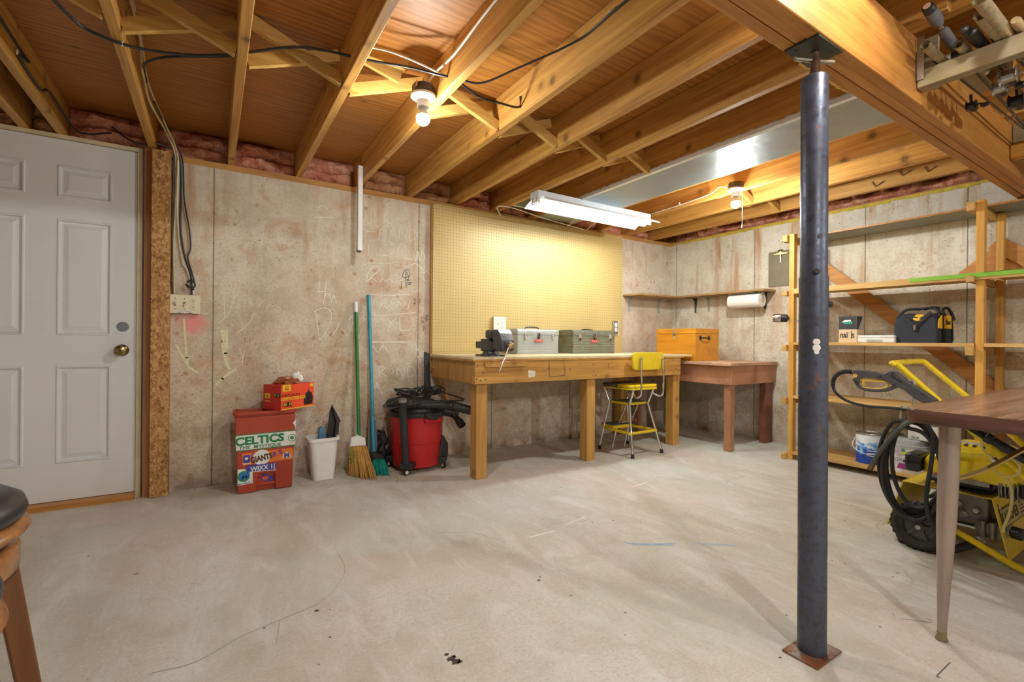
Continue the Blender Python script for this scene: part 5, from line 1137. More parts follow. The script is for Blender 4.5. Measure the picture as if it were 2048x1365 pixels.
for a in (.32, .86): MB().bar(K0+ex*(LX*a)+Vector((0,0,.02))-ey*.009, K0+ex*(LX*(a-.06))+Vector((0,0,.185))-ey*.008, .012, .004, ey).build('strap', M_WEB, tg)
MB().tube(smooth_path([bagp(.02, .25, .17), bagp(.10, .3, .215), bagp(.3, .4, .232), bagp(.45, .45, .225)], 6), .008, 8).build('handle', M_WEB, tg, smooth=True)
MB().tube(smooth_path([K0+ex*(LX*.30)+Vector((0,0,.175))-ey*.012, K0+ex*(LX*.32)+Vector((0,0,.215)), K0+ex*(LX*.6)+Vector((0,0,.230)), K0+ex*(LX*.85)+Vector((0,0,.20)), K0+ex*(LX*.88)+Vector((0,0,.15))-ey*.012], 6), .009, 8).build('handle', M_WEB, tg, smooth=True)
MB().tube(smooth_path([bagp(.98, .1, .16), bagp(.8, .2, .222), bagp(.5, .3, .228), bagp(.2, .35, .235), bagp(.08, .4, .225)], 6), .009, 8).build('handle', M_WEB, tg, smooth=True)
MB().bar(bagp(.80, -.02, .190), bagp(.52, -.035, .118), .022, .006, ex).build('flap_trim', M_WEB, tg); MB().bar(bagp(.12, -.02, .200), bagp(.46, -.035, .118), .022, .006, ex).build('flap_trim', M_WEB, tg)
zp = MB().box(tuple(bagp(.47, -.055, .085)), tuple(bagp(.50, -.03, .118)))
MB().bar(bagp(.485, -.05, .086), bagp(.485, -.05, .118), .012, .004, ex).build('zip_pull', CHROME, tg); MB().bar(bagp(.485, -.04, .080), bagp(.485, -.04, .126), .026, .004, ex).build('zip_tab', M_WEB, tg)
# paint
Z5 = .086
p1 = thing('paint_can', 'blue and white paint can with wire bail on the bottom shelf', 'can', (4.02, 1.485, Z5))
PC1 = Vector((4.02, 1.485, Z5)); M_CANB = NT('can_label'); 
tcx = M_CANB.n('ShaderNodeTexCoord'); spx = M_CANB.n('ShaderNodeSeparateXYZ'); M_CANB.l(tcx.outputs['Object'], spx.inputs[0])
nzx = M_CANB.noise(M_CANB.obj((1,1,1), (0,0,0)), 22, 5, .7, .8)
M_CANB.col(M_CANB.ramp(M_CANB.math('ADD', M_CANB.math('MULTIPLY', M_CANB.math('SUBTRACT', spx.outputs[2], .086), 4.2), M_CANB.math('MULTIPLY', M_CANB.math('SUBTRACT', nzx, .5), 1.3)), [(.28, (.01, .06, .42)), (.45, (.08, .30, .68)), (.62, (.74, .80, .84))])); M_CANB.set(Roughness=.35)
MB().lathe([(.083, 0), (.083, .205)], PC1, (0,0,1), 40).build('label_wall', M_CANB.m, p1, smooth=True)
MB().lathe([(.085, .205), (.086, .210), (.084, .216), (.076, .216), (.074, .210), (.01, .210)], PC1, (0,0,1), 40).build('rim', STEEL, p1, smooth=True)
MB().tube(smooth_path([PC1+vdir(95)*.087+Vector((0,0,.175)), PC1+vdir(130)*.105+Vector((0,0,.11)), PC1+vdir(190)*.11+Vector((0,0,.075)), PC1+vdir(240)*.105+Vector((0,0,.10)), PC1+vdir(275)*.087+Vector((0,0,.175))], 7), .002, 6).build('bail', WHITEP, p1, smooth=True)
for k, (zz, ln) in enumerate(((.095, 60), (.078, 70), (.06, 45))): MB().tube([PC1+vdir(a)*.0835+Vector((0,0,zz)) for a in range(190, 190+ln, 6)], .0022, 4).build('label_line', S_W, p1)
def bucket(y, label, txt):
    c = Vector((3.985, y, Z5)); t = thing('paint_bucket', label, 'bucket', tuple(c), 'square paint buckets on the bottom shelf')
    rings = [rr(c.x, c.y, Z5, .185, .185, .05), rr(c.x, c.y, Z5+.17, .21, .21, .055)]
    loft(rings).build('tub', pm('bucket_white', (.80, .80, .80), .35, 0, .04), t, smooth=True)
    M_LG = pm('bucket_lid_grey', (.36, .38, .40), .4)
    rings = [rr(c.x, c.y, Z5+.168, .222, .222, .06), rr(c.x, c.y, Z5+.185, .222, .222, .06), rr(c.x, c.y, Z5+.188, .19, .19, .06), rr(c.x, c.y, Z5+.215, .185, .185, .07), rr(c.x, c.y, Z5+.222, .17, .17, .07)]
    loft(rings).build('lid', M_LG, t, smooth=True)
    x = c.x-.104
    lettering('lettering', txt, .036, (x-.004, c.y-.005, Z5+.085), (0,-1,0), (0,0,1), pm('grey_lettering', (.25, .24, .32), .5), t, .0003, sx=.95)
    MB().prism([(x-.002, c.y+.035-a, Z5+.028+b) for a, b in ((0, 0), (.115, 0), (.115, .032), (.015, .036))], (-.002, 0, -.000)).build('purple_panel', pm('magenta_print', (.32, .03, .20), .4), t)
    for (dy, dz, r, m_) in ((.025, .135, .022, pm('print_mauve', (.55, .42, .58), .5)), (.0, .140, .020, pm('print_lime', (.52, .62, .12), .5)), (-.03, .130, .022, pm('print_gold', (.75, .58, .12), .5)), (.0, .150, .012, pm('print_blue', (.06, .22, .48), .5))):
        MB().lathe([(r, 0), (r*.9, .0006+dz*.004)], (x-.0015, c.y+dy, Z5+dz), (-1,0,0), 16, sy=1, sx=1).build('printed_swirl', m_, t)
    MB().lathe([(.014, 0), (.014, .001), (.011, .001), (.011, 0)], (x-.003, c.y-.078, Z5+.085), (-1,0,0), 16, cap=False).build('seal', pm('seal_mauve', (.4, .2, .25), .5), t)
    return t
bucket(1.245, 'white square paint bucket with grey lid nearer the blue can', 'FOREVER'); bucket(.985, 'white square paint bucket mostly hidden behind the pressure washer', 'FOREVER')
sp = thing('small_appliance', 'small white box with a round dark grille standing on the paint bucket', 'box', (4.0, 1.20, Z5+.222))
MB().box((3.92, 1.075, Z5+.2225), (4.05, 1.235, Z5+.325)).build('housing', pm('offwhite_plastic', (.68, .67, .63), .4), sp, bevel=.008)
MB().lathe([(.03, 0), (.03, .002)], (3.918, 1.125, Z5+.275), (-1,0,0), 24, sx=.7).build('grille', pm('grille_grey', (.28, .26, .24), .6), sp)
lettering('lettering', 'DL.8', .02, (3.9195, 1.195, Z5+.24), (0,-1,0), (0,0,1), INK, sp, .0004)
pk = thing('paint_can', 'squat dark-lidded can behind the blue paint can', 'can', (4.11, 1.40, Z5))
MB().lathe([(.045, 0), (.045, .215), (.047, .216), (.047, .222), (.01, .222)], (4.125, 1.37, Z5), (0,0,1), 28).build('wall', pm('olive_can', (.22, .22, .14), .5), pk, smooth=True)

# ================================================================== rod rack beyond the beam
rk = thing('rod_rack', 'weathered rails fixed below the joists as a fishing rod rack', 'rack', (2.8, .3, 1.87))
W_OLD = wood('weathered_rail', (.36, .28, .13), (.20, .145, .065), 'y', .3, .7, grey=.5)
MB().box((2.157, -.70, 1.872), (2.198, .662, 1.937)).build('rail', W_OLD, rk, bevel=.003, seg=1)
MB().box((3.385, -.70, 1.878), (3.425, .662, 1.953)).build('rail', W_JOIST, rk, bevel=.003, seg=1)
for x in (2.1985, 3.4255): 
    for y in (.615, -.66): MB().box((x, y, 1.875), (x+.018, y+.045, ZJ)).build('hanger', W_OLD, rk)
MB().box((2.150, .640, 1.90), (2.1535, .660, 2.055)).build('metal_strap', STEEL, rk)
M_CORK = pm('mottled_tube', (.34, .27, .16), .6, 0, .35, 60); M_FOAM = pm('grey_foam_grip', (.13, .13, .135), .8, 0, .2, 60, .2); M_GRAPH = pm('dark_rod_blank', (.030, .024, .018), .28, 0, .2)
def along(px, py, z): p = at(px, py, 2, z); return p
for i, (px, py, r, L, lab) in enumerate(((1850, 90, .014, .34, 'mottled card tube nearest the beam on the rod rack'), (1916, 88, .0135, .30, 'short-ended mottled tube between the grip and the black butts'), (1961, 29, .0175, .34, 'thick mottled tube with open end right of the black butts'), (1959, -2, .0175, .5, 'mottled tube at the very top of the picture'))):
    p = at(px, py, 2, 1.940+r)
    t = thing('rod_tube', lab, 'tube', tuple(p), 'card rod tubes on the rack')
    MB().lathe([(r, 0), (r, L), (r*.82, L), (r*.82, 0)], p, (1, 0, 0), 24, cap=False).build('tube_wall', M_CORK, t, smooth=True)
    MB().lathe([(r*.81, 0), (r*.81, .002)], p+Vector((.10, 0, 0)), (1,0,0), 20).build('dark_inside', BLACKP, t)
def guide(parent, p, r):
    MB().tube([p+Vector((0, 0, -.006))+Vector((0, r*math.cos(a), -r+r*math.sin(a))) for a in [k*PI/6 for k in range(12)]], .0012, 5, closed=True).build('line_guide', CHROME, parent)
def reel(parent, p, s, metal):
    b = MB().lathe([(.016*s, -.016*s), (.020*s, -.014*s), (.014*s, -.010*s), (.014*s, .010*s), (.020*s, .014*s), (.016*s, .016*s)], p, (0, 1, 0), 20).build('reel_spool', metal, parent, smooth=True)
    MB().bar(p, p+Vector((-.01, 0, .042*s)), .010, .008, (0,1,0)).build('reel_foot', metal, b); MB().lathe([(.012*s, 0), (.014*s, .02*s), (.008*s, .034*s)], p+Vector((.012, 0, 0)), (1, 0, -.1), 14).build('reel_rotor', BLACKP, b, smooth=True)
    MB().tube([p, p+Vector((-.004, -.03*s, -.004)), p+Vector((-.03*s, -.034*s, -.022*s))], .003, 6).build('reel_crank', metal, b); e = p+Vector((-.03*s, -.034*s, -.022*s))
    MB().lathe([(.004, 0), (.009*s, .010), (.008*s, .026*s), (.003, .030*s)], e, (-.5, -.8, -.2), 12).build('crank_knob', BLACKP, b, smooth=True)
M_REELA = pm('reel_silver', (.50, .50, .50), .25, .95, .1); M_REELB = pm('reel_black', (.04, .04, .045), .3, .5, .1)
rods = [((1856, 14), (2.10, .405), 1.975, 'foam', 'rod with thick grey foam grip sticking out past the rail', .012, 1.5, M_REELB),
        ((1928, 57), (2.08, .40), 1.958, 'black', 'black-butted fishing rod, left of a close pair', .010, 1.35, M_REELA), ((1945, 62), (2.08, .37), 1.956, 'black', 'black-butted fishing rod, right of a close pair', .011, 1.5, M_REELB),
        ((2030, 40), (2.08, .25), 1.957, 'cork', 'cork-handled fishing rod nearest the right picture edge', .010, 1.3, M_REELA), ((1870, 118), (2.08, .5), 1.95, 'black', 'slim fishing rod lying closest to the beam', .007, 1.0, M_REELB),
        ((1985, 70), (2.08, .3), 1.952, 'black', 'dark fishing rod under the thick mottled tube', .009, 1.5, M_REELA), ((2005, 52), (2.08, .28), 1.953, 'cork', 'cork-handled fishing rod between tube and right picture edge', .009, 1.4, M_REELA)]
for i, ((px, py), _, z, kind, lab, r, s, met) in enumerate(rods):
    p = at(px, py, 2, z); t = thing('fishing_rod', lab, 'fishing rod', tuple(p), 'fishing rods on the rack')
    if kind == 'foam':
        p = at(1854, 12, 0, 1.98); z = p.z; q_ = Vector((2.26, p.y-.02, 1.962)); d = (q_-p).normalized()
        MB().lathe([(.010, 0), (.016, .004), (.0175, .02), (.0175, .025)], p, d, 20).build('butt_cap', M_REELB, t, smooth=True); MB().lathe([(.011, 0), (.011, .001)], p-d*.0012, d, 16).build('cap_disc', pm('pale_pink_disc', (.72, .55, .52), .4), t)
        MB().lathe([(.0165, 0), (.0185, .03), (.017, .055), (.011, .075)], p+d*.025, d, 20).build('grip', M_FOAM, t, smooth=True); MB().cyl(p+d*.10, p+d*.125, .0065, n=14).build('reel_seat_ring', CHROME, t, smooth=True)
        MB().lathe([(.011, 0), (.015, .012), (.0155, .06), (.012, .10)], p+d*.122, d, 20).build('grip', M_FOAM, t, smooth=True); p = p+d*.2
    elif kind == 'cork': MB().lathe([(.010, 0), (.013, .01), (.012, .16), (.009, .18)], p, (1,0,0), 16).build('grip', pm('cork', (.48, .34, .18), .7, 0, .2, 80), t, smooth=True)
    else: MB().lathe([(r*.6, 0), (r*1.15, .004), (r*1.15, .14), (r*.8, .16)], p, (1,0,0), 18).build('grip', BLACKP, t, smooth=True)
    a = p+Vector((.02, 0, 0)); b = Vector((4.1, p.y-.02*(i-1), 1.953+r*.5)); mid = a.lerp(b, .5)+Vector((0,0,-.008))
    MB().tube([a, a.lerp(b, .3)+Vector((0,0,-.004)), mid, b], [r*.55, r*.5, r*.42, r*.2], 8).build('rod_blank', M_GRAPH, t, smooth=True)
    for f in (.25, .42, .58, .74): guide(t, a.lerp(b, f)+Vector((0,0,-.004)), .010-.005*f)
    reel(t, Vector((2.27+.055*((i*3) % 7), p.y, z-.042*s-.012)), s, met)

# ================================================================== pressure washer
pw = thing('pressure_washer', 'yellow petrol pressure washer on a wheeled tube frame', 'pressure washer', (2.95, .65, 0))
XN, XR = 2.785, 3.30; TR = .0135
def frame_side(x): return [(x, .906, .832), (x, .70, .618), (x, .499, .410), (x, .25, .152), (x, .185, .075), (x, .19, .035), (x, .235, .022), (x, .45, .026), (x, .52, .036), (x, .66, .098), (x, .72, .118), (x, .82, .118)]
top = [(XN, .925, .846), (XN+.02, .940, .850), (XR-.02, .980, .850), (XR, .968, .842)]
full = list(reversed(frame_side(XN))) + top + [(XR, .950, .828)] + [(a, b+.04, c) for a, b, c in frame_side(XR)[1:3]] + frame_side(XR)[3:]
MB().tube(smooth_path(full, 5), TR, 14).build('frame_tube', YEL, pw, smooth=True)
M_TYRE = RUBBER; M_HUB = pm('wheel_hub_black', (.07, .066, .062), .5, 0, .2)
def wheel(x, s_):
    c = Vector((x, .815, .108)); a = Vector((-1, 0, 0))*s_
    prof = [(.060, -.020), (.086, -.024), (.100, -.021), (.1075, -.012), (.108, 0), (.1075, .012), (.100, .021), (.086, .024), (.080, .018), (.060, .016)]
    w_ = MB().lathe(prof, c, a, 48, cap=False).build('wheel', M_TYRE, pw, smooth=True)
    MB().lathe([(.074, .004), (.078, .012), (.070, .012)], c, a, 40, cap=False).build('rim', M_HUB, w_, smooth=True); MB().lathe([(.074, 0), (.074, .006)], c, a, 40).build('wheel_disc', M_HUB, w_)
    for k in range(5):
        d = Vector((0, math.cos(k*2*PI/5+.5), math.sin(k*2*PI/5+.5))); MB().bar(c+d*.016+a*.010, c+d*.072+a*.009, .008, .014, d.cross(a)).build('spoke', M_HUB, w_)
    MB().lathe([(.022, .0), (.022, .016), (.014, .022), (.012, .022)], c, a, 24).build('hub', M_HUB, w_, smooth=True); MB().lathe([(.011, .022), (.010, .026)], c, a, 16).build('axle_cap', STEEL, w_)
    for k in range(26):
        d = Vector((0, math.cos(k*2*PI/26), math.sin(k*2*PI/26))); MB().bar(c+d*.1072-a*.018, c+d*.1072+a*.018, .010, .003, d).build('tread_block', M_TYRE, w_)
wheel(2.742, 1); wheel(3.345, -1); MB().cyl((2.74, .815, .108), (3.345, .815, .108), .008, n=12).build('axle', STEEL, pw)
M_YPL = pm('yellow_sheet_steel', (.72, .53, .03), .35, 0, .12, 10)
XA, XB = 2.815, 3.27; PZ = .280
MB().box((XA, .593, PZ), (XB, .90, PZ+.005)).build('engine_plate', M_YPL, pw, bevel=.001, seg=1)
def slant(y0, z0, y1, z1, nm):
    d = Vector((0, y1-y0, z1-z0)); n = Vector((0, -d.z, d.y)).normalized()*.004
    return MB().prism([(XA, y0, z0), (XB, y0, z0), (XB+.02, y1, z1), (XA-.02, y1, z1)], n).build(nm, M_YPL, pw)
lf = slant(.900, PZ+.004, .955, .06, 'leg_plate'); rf = slant(.593, PZ+.004, .537, .045, 'leg_plate')
sd = Vector((0, -.056, -.239)).normalized(); su = -sd
def slot(o0, parent):
    MB().prism([o0+Vector((a, 0, 0))+su*b for a, b in rrect(.014, .05, .0069)], Vector((0, -.973, .228))*.0015).build('slot', pm('slot_pale', (.55, .53, .47), .8), parent)
nrm = Vector((0, -.973, .228)); o0 = Vector((2.985, .572, .198))+nrm*.003
for x in (XA+.04, XB-.10): slot(Vector((x, .580, .232))+nrm*.002, rf)

lb = MB().prism([o0+Vector((a, 0, 0))+su*b for a, b in ((-.145, -.038), (.26, -.038), (.26, .038), (-.145, .038))], nrm*.0008).build('name_plate', pm('plate_tan', (.50, .40, .14), .5), rf)
lettering('lettering', 'KARCHER', .062, o0+Vector((-.02, 0, 0))+nrm*.0012, (1,0,0), su, BLACKP, lb, .001, sx=.92)
mb = MB()
for b in (-.036, .036): mb.prism([o0+Vector((a, 0, 0))+su*(b+c_) for a, c_ in ((-.15, -.0015), (.27, -.0015), (.27, .0015), (-.15, .0015))], nrm*.0012)
for k in range(4): mb.prism([o0+Vector((.13+a, 0, 0))+su*(-.022+k*.014+c_) for a, c_ in ((0, 0), (.065, 0), (.065, .006), (0, .006))], nrm*.0012)
mb.build('fine_print', BLACKP, lb)
# engine
M_ENG = pm('engine_black', (.035, .032, .030), .5, .3, .3, 30, .2); M_ALU = pm('cast_aluminium', (.26, .25, .23), .45, .6, .3, 20, .2); EC = Vector((2.97, .70, 0))
MB().lathe([(.125, PZ+.006), (.128, PZ+.016), (.110, PZ+.022), (.05, PZ+.024)], EC, (0,0,1), 40).build('flywheel_disc', M_ENG, pw, smooth=True)
MB().box((2.84, .60, PZ+.024), (3.10, .82, PZ+.085)).build('crankcase', M_ENG, pw, bevel=.012)
MB().box((2.815, .63, PZ+.045), (2.84, .74, PZ+.088)).build('carburettor', M_ALU, pw, bevel=.006)
for k in range(6): MB().lathe([(.030, 0), (.042, .002), (.042, .006), (.030, .008)], (2.835, .575-.0+k*.0, PZ+.055), (0,-1,0), 20).build('cylinder_fin', M_ALU, pw) if k == 0 else MB().lathe([(.030, 0), (.042, .002), (.042, .006), (.030, .008)], (2.835, .580-k*.012, PZ+.055), (0,-1,0), 20).build('cylinder_fin', M_ALU, pw)
MB().box((2.80, .44, PZ+.03), (2.90, .51, PZ+.085)).build('spark_housing', M_ENG, pw, bevel=.006)
sh_ = [(2.805, .83, .352), (2.800, .60, .352), (2.803, .47, .352)]
rings = [[(2.965+a, .665+b, .349) for a, b in rrect(.325, .34, .06)], [(2.965+a, .665+b, .40) for a, b in rrect(.325, .34, .06)], [(2.965+a, .660+b, .440) for a, b in rrect(.30, .30, .06)], [(2.965+a, .655+b, .480) for a, b in rrect(.24, .22, .06)], [(2.965+a, .655+b, .492) for a, b in rrect(.18, .16, .05)]]
loft(rings).build('engine_cowl', YEL, pw, smooth=True)
MB().prism([(2.795, y, z) for y, z in ((.80, .42), (.72, .470), (.60, .478), (.50, .455), (.52, .435), (.62, .452), (.72, .440))], (.02, 0, 0)).build('cowl_ridge', YEL, pw, bevel=.004)
mb = MB()
for k in range(8):
    for j in range(3): mb.lathe([(.0075, 0), (.0075, .002)], (2.845+j*.022, .72-k*.028, .4835+(.006 if j else -.012)), (-.5, 0, .86), 8)
g = MB().prism([(2.828, .74, .452), (2.828, .50, .452), (2.92, .52, .497), (2.92, .72, .497)], (-.003, 0, .003)).build('starter_grille', pm('grille_light', (.46, .46, .44), .4, .4), pw)
mb.build('grille_hole', BLACKP, g, kind='stuff')
MB().box((2.792, .60, .334), (2.8015, .80, .352)).build('warning_label', pm('label_greytext', (.30, .27, .24), .6), pw); MB().box((2.7915, .73, .349), (2.8008, .78, .357)).build('red_label', pm('label_red', (.6, .08, .03), .5), pw)
ax_ = MB().box((2.80, .835, .340), (2.93, .895, .425)).build('air_filter_box', pm('filter_black', (.045, .045, .05), .45), pw, bevel=.012); MB().box((2.797, .832, .380), (2.933, .898, .386)).build('box_seam', BLACKP, ax_)
# pump
mb = MB().box((2.90, .62, .13), (3.02, .76, PZ-.002)); mb.build('pump_body', M_ALU, pw, bevel=.010)
mb = MB().box((2.86, .56, .10), (2.97, .66, .165)); pu = mb.build('pump_manifold', M_ALU, pw, bevel=.008)
for k, (y, z) in enumerate(((.70, .17), (.66, .20), (.72, .215))): MB().lathe([(.016, 0), (.016, .02), (.010, .024)], (2.90, y, z), (-1,0,0), 6).build('pump_bolt', STEEL, pw)
for y in (.60, .632): MB().cyl((2.852, y, .10), (2.852, y, .172), .011, n=14).build('valve', M_ALU, pw, smooth=True)
MB().lathe([(.020, 0), (.026, .004), (.026, .032), (.020, .038)], (2.865, .545, .150), (-.25, -.97, 0), 24).build('regulator_knob', BLACKP, pw, smooth=True)
MB().lathe([(.018, 0), (.024, .006), (.024, .020), (.019, .026)], (2.845, .625, .088), (-.7, .7, -.25), 16).build('hose_nut', M_ALU, pw, smooth=True)
MB().tube(smooth_path([(2.835, .632, .083), (2.80, .662, .066), (2.765, .70, .042), (2.755, .76, .022), (2.77, .90, .016)], 6), [.018]*5+[.016]*30 if False else .0165, 12).build('inlet_hose', RUBBER, pw, smooth=True)
MB().bar((2.88, .50, .135), (2.95, .45, .118), .006, .006).build('thermal_valve', STEEL, pw)
# clear detergent tube
M_CLT = pm('yellowed_clear_tube', (.62, .52, .22), .3, 0, .1)
dt = smooth_path([at(a, b, 0, 2.74) for a, b in ((1967, 880), (1964, 893), (1971, 906), (1984, 915), (1983, 925), (1990, 940), (2005, 953), (2022, 955), (2036, 948), (2040, 936), (2034, 925), (2020, 915))], 6)
MB().tube(dt, .0042, 8).build('detergent_tube', M_CLT, pw, smooth=True); MB().tube(smooth_path([at(a, b, 0, 2.76) for a, b in ((2012, 955), (2021, 972), (2024, 998), (2018, 1030), (2008, 1055), (2007, 1066))], 6), .0048, 8).build('detergent_tube', M_CLT, pw, smooth=True)
MB().cyl(at(1985, 918, 0, 2.735), at(1999, 930, 0, 2.735), .0125, n=16).build('tube_filter', CHROME, pw, smooth=True)
# hook bracket
hk = MB().tube(smooth_path([at(a, b, 0, 2.755) for a, b in ((1800, 846), (1802, 815), (1806, 813), (1832, 816), (1835, 820), (1831, 848), (1827, 846))], 3), .0045, 8).build('hose_hook', pm('galvanised_wire', (.50, .50, .46), .35, .7), pw, smooth=True)
MB().tube([at(a, b, 0, 2.765) for a, b in ((1824, 765), (1828, 790), (1825, 830))], .005, 8).build('hook_stem', MATS['galvanised_wire'], pw, smooth=True); MB().tube(smooth_path([at(a, b, 0, 2.75) for a, b in ((1812, 768), (1816, 763), (1826, 763), (1829, 770), (1829, 778))], 4), .006, 8).build('lance_clip', STEEL, pw, smooth=True)
# hose coil
hc = thing('hose_coil', 'coiled black high-pressure hose hanging on the washer handle', 'hose', tuple(at(1830, 935, 0, 2.70)))
def G(px, py, x=2.70): return at(px, py, 0, x)
random.seed(4); coil = []
for k in range(4):
    ox, oy = (-6, 2, 8, -1)[k], (0, 8, -6, 14)[k]; rx, ry = (62, 55, 50, 60)[k], (100, 98, 88, 92)[k]; xx = 2.725-.013*k
    for j in range(14):
        a = -PI/2+2*PI*j/14; coil.append(G(1826+ox+rx*math.cos(a)+.12*ry*math.sin(a)*.6, 935+oy+ry*math.sin(a), xx))
MB().tube(smooth_path(coil, 5), .0090, 9).build('loops', RUBBER, hc, smooth=True)
en = smooth_path([G(a, b, 2.675) for a, b in ((1845, 838), (1825, 842), (1800, 858), (1775, 885), (1755, 912), (1745, 930))], 6)
MB().tube(en, .0105, 10).build('free_end', pm('grey_green_hose', (.075, .085, .075), .45), hc, smooth=True); MB().cyl(en[-1], G(1739, 940, 2.672), .012, n=12).build('brass_coupling', pm('dull_brass', (.20, .14, .09), .4, .8), hc, smooth=True)
MB().tube(smooth_path([G(a, b, 2.68) for a, b in ((1850, 842), (1866, 875), (1862, 930), (1853, 985), (1856, 1030), (1870, 1060), (1890, 1078))], 6), .0085, 9).build('trailing_strand', RUBBER, hc, smooth=True)
MB().tube(smooth_path([G(a, b, 2.735) for a, b in ((1858, 995), (1875, 985), (1892, 985), (1890, 1000), (1868, 1012))], 6), .0072, 9).build('small_loop', RUBBER, hc, smooth=True)
# gun and lance
gn = thing('spray_gun', 'dark grey washer gun with yellow trigger resting on the handle', 'spray gun', tuple(at(1740, 770, 0, 2.73)))
def S(L, x): return [at(1600+a/4.266, 680+b/4.266, 0, x) for a, b in L]
M_GUN = pm('gun_grey_plastic', (.075, .072, .08), .5, 0, .15); M_TRG = pm('trigger_yellow', (.74, .50, .10), .4)
body = [(438, 262), (470, 253), (560, 264), (640, 276), (705, 298), (760, 265), (800, 268), (845, 300), (905, 350), (1030, 430), (1160, 515), (1100, 565), (980, 508), (880, 430), (830, 408), (790, 402), (752, 362), (705, 338), (600, 325), (520, 320), (500, 335), (505, 372), (470, 350), (440, 300)]
gb = MB().prism(S(body, 2.715), (.040, 0, 0)).build('gun_body', M_GUN, gn, bevel=.004)
MB().tube(smooth_path(S([(462, 335), (500, 392), (550, 420), (640, 433), (735, 428), (800, 405), (830, 395)], 2.735), 5), .0085, 10).build('trigger_guard', M_GUN, gn, smooth=True)
MB().tube(smooth_path(S([(512, 335), (528, 372), (535, 398), (555, 411), (640, 418), (715, 414), (745, 396), (748, 372), (715, 350), (620, 342), (530, 336)], 2.735), 4, True), .0055, 8, True).build('trigger', M_TRG, gn, smooth=True)
MB().prism(S([(520, 340), (720, 352), (735, 362), (540, 356), (545, 395), (530, 390)], 2.722), (.026, 0, 0)).build('trigger_lever', M_TRG, gn, bevel=.003)
MB().lathe([(.010, 0), (.010, .002)], S([(470, 307)], 2.7145)[0], (-1,0,0), 18).build('button', pm('button_orange', (.80, .45, .12), .4), gb)
for a, b in ((795, 285), (805, 390), (1050, 465), (500, 370), (690, 318)): MB().lathe([(.004, 0), (.004, .0015)], S([(a, b)], 2.7145)[0], (-1,0,0), 10).build('screw', BLACKP, gb)
lettering('lettering', 'Karcher', .018, S([(825, 335)], 2.7145)[0], Vector((0, -.80, -.60)), Vector((0, -.60, .80)), BLACKP, gb, .0003)
rb_ = smooth_path(S([(440, 275), (380, 272), (320, 295), (285, 340), (280, 400)], 2.735), 14)
MB().tube(rb_, [.0105+.0022*math.sin(i*1.75) for i in range(len(rb_))], 12).build('ribbed_boot', RUBBER, gn, smooth=True)
MB().tube(smooth_path(S([(280, 395), (300, 445), (370, 505), (470, 545), (600, 570), (760, 580), (900, 598), (1000, 630), (1040, 690)], 2.735), 6), .0068, 9).build('gun_hose', RUBBER, gn, smooth=True)
g1, g2, g3, g4 = at(1872, 803, 0, 2.735), at(1936, 853, 0, 2.728), at(1975, 876, 0, 2.725), at(2075, 934, 0, 2.72)
MB().cyl(g1, g2, .010, n=14).build('lance_tube', BLACKP, gn, smooth=True)
n_ = 44; rp = [g2.lerp(g3, i/n_) for i in range(n_+1)]; MB().tube(rp, [.0145+.0022*math.sin(i*1.6) for i in range(n_+1)], 14).build('ribbed_grip', BLACKP, gn, smooth=True)
dd = (g4-g3).normalized(); MB().lathe([(.016, -.008), (.021, -.004), (.021, .016), (.016, .02)], g3, dd, 18).build('collar', BLACKP, gn, smooth=True); MB().lathe([(.0165, .02), (.0175, .05), (.0175, (g4-g3).length), (.01, (g4-g3).length+.01)], g3, dd, 18).build('lance_handle', BLACKP, gn, smooth=True)

# ================================================================== kitchen table
tb_ = thing('table', 'dark walnut laminate table with tapered metal legs at the right', 'table', (2.5, .1, 0))
TX0, TX1, TY0, TY1, TZ1 = 1.872, 3.70, -.60, .612, .738
M_LAM = wood('walnut_laminate', (.46, .27, .19), (.12, .048, .028), 'x', 0, .2, 1.0, 0); M_EDGE = wood('walnut_edge', (.16, .075, .05), (.05, .022, .015), 'y', 0, .4, .8, 0)
def rtab(dz0, dz1, ins, name, mat, bev):
    cx, cy = (TX0+TX1)/2, (TY0+TY1)/2
    return MB().prism([(cx+a, cy+b, dz0) for a, b in rrect(TX1-TX0-2*ins, TY1-TY0-2*ins, .075-ins, 8)], (0,0,dz1-dz0)).build(name, mat, tb_, bevel=bev)
rtab(.694, TZ1-.003, 0, 'edge_band', M_EDGE, .002); rtab(TZ1-.0028, TZ1, .001, 'tabletop', M_LAM, .0008)
M_LEGM = pm('bronze_leg_metal', (.40, .32, .28), .32, .6, .08, 5)
for x, y, sx_, sy_ in ((1.972, .512, -1, 1), (3.60, .512, 1, 1), (1.972, -.50, -1, -1), (3.60, -.50, 1, -1)):
    a = Vector((x, y, .694)); b = Vector((x+.006*-sx_*0-.004, y+.016*sy_, .014)); L = (a-b).length
    lg_ = MB().lathe([(.010, 0), (.0118, .02), (.0245, .36), (.0258, .48), (.0258, L)], b, a-b, 24).build('leg', M_LEGM, tb_, smooth=True)
    MB().lathe([(.016, -.012), (.0165, -.010), (.0125, 0), (.0122, .016), (.011, .017)], b, a-b, 20).build('foot_ferrule', pm('aged_brass_foot', (.32, .27, .16), .4, .8), lg_, smooth=True)
p0, p1_, p2_ = at(2020, 862, 1, .40), at(1960, 915, 1, .46), at(1922, 948, 1, .505)
pts = smooth_path([Vector((2.30, .32, .692)), Vector((2.26, .345, .66)), Vector((2.10, .44, .56)), Vector((2.03, .485, .525)), Vector((1.985, .51, .515))], 6)
mb = MB()
for a, b in zip(pts[:-1], pts[1:]): mb.bar(a, b, .016, .006, (0,0,1))
mb.build('leg_brace', pm('brass_brace', (.42, .30, .10), .35, .8), tb_, smooth=True)

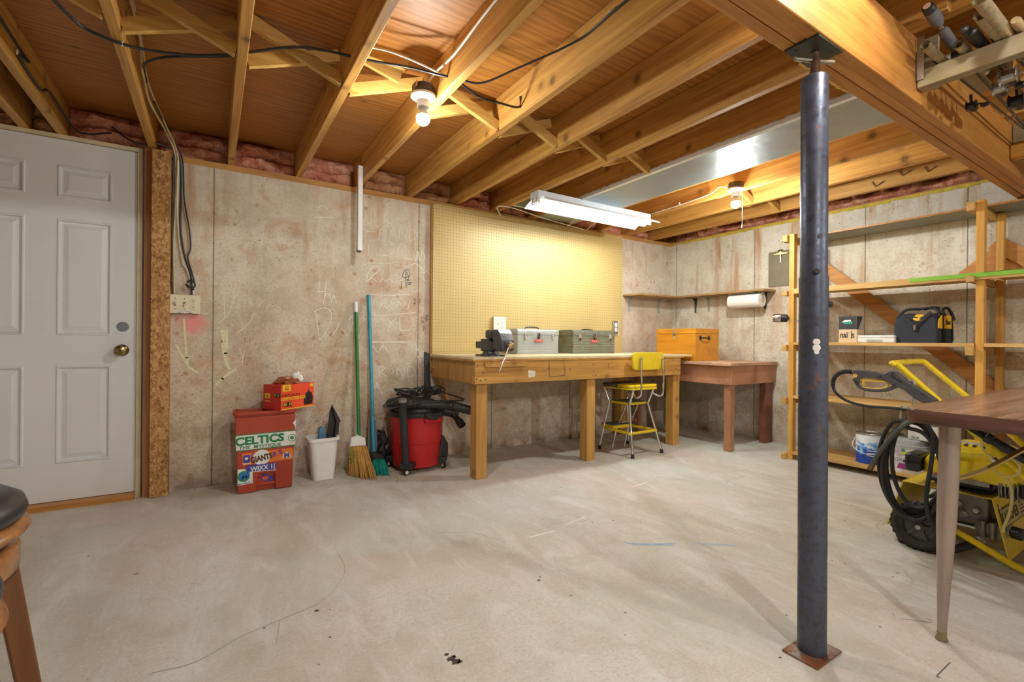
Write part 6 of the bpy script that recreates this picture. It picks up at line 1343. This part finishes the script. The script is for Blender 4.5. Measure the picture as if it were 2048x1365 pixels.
# ================================================================== bar stools at the left edge
def bar_stool(cx, cy, zs, label, rot):
    t = thing('bar_stool', label, 'stool', (cx, cy, 0), 'swivel bar stools at the left edge')
    M_VIN = pm('black_vinyl', (.020, .021, .024), .32, 0, .15, 20, .05); M_OAK = wood('stool_walnut', (.17, .065, .020), (.075, .026, .008), 'z', 0, .3, .6); M_OAKR = wood('stool_ring_wood', (.33, .14, .042), (.17, .065, .018), 'x', 0, .25, .5)
    C_ = (cx, cy, zs)
    MB().lathe([(.200, -.060), (.209, -.052), (.212, -.040), (.206, -.022), (.185, -.008), (.12, .004), (.01, .006)], C_, (0,0,1), 64).build('seat_pad', M_VIN, t, smooth=True)
    MB().lathe([(.192, -.098), (.198, -.095), (.201, -.090), (.211, -.086), (.216, -.078), (.213, -.069), (.204, -.063), (.198, -.060)], C_, (0,0,1), 64).build('turned_ring', M_OAKR, t, smooth=True)
    MB().lathe([(.184, -.112), (.184, -.098)], C_, (0,0,1), 48).build('swivel_plate', BLACKP, t)
    MB().lathe([(.198, -.160), (.201, -.156), (.201, -.116), (.196, -.112)], C_, (0,0,1), 64).build('apron_ring', M_OAKR, t, smooth=True)
    for k in range(4):
        a = math.radians(rot+90*k); d = Vector((math.cos(a), math.sin(a), 0)); s_ = Vector((-d.y, d.x, 0))
        p, q_ = Vector((cx, cy, zs-.125))+d*.172, Vector((cx, cy, 0))+d*.245
        mb = MB(); vs = [p-s_*.024-d*.02, p+s_*.024-d*.02, p+s_*.024+d*.02, p-s_*.024+d*.02, q_-s_*.019-d*.017, q_+s_*.019-d*.017, q_+s_*.019+d*.017, q_-s_*.019+d*.017]
        mb.add(vs, [(0,1,2,3),(7,6,5,4),(0,4,5,1),(1,5,6,2),(2,6,7,3),(3,7,4,0)]); mb.build('leg', M_OAK, t, bevel=.004)
    MB().tube([(cx+.195*math.cos(k*PI/16), cy+.195*math.sin(k*PI/16), .19) for k in range(32)], .011, 10, True).build('foot_ring', M_OAK, t, smooth=True)
bar_stool(-.523, 1.300, .640, 'round black-padded swivel bar stool nearer the door', 20)
bar_stool(-.442, .858, .640, 'swivel bar stool nearest the viewer, only its wooden ring in view', -15)
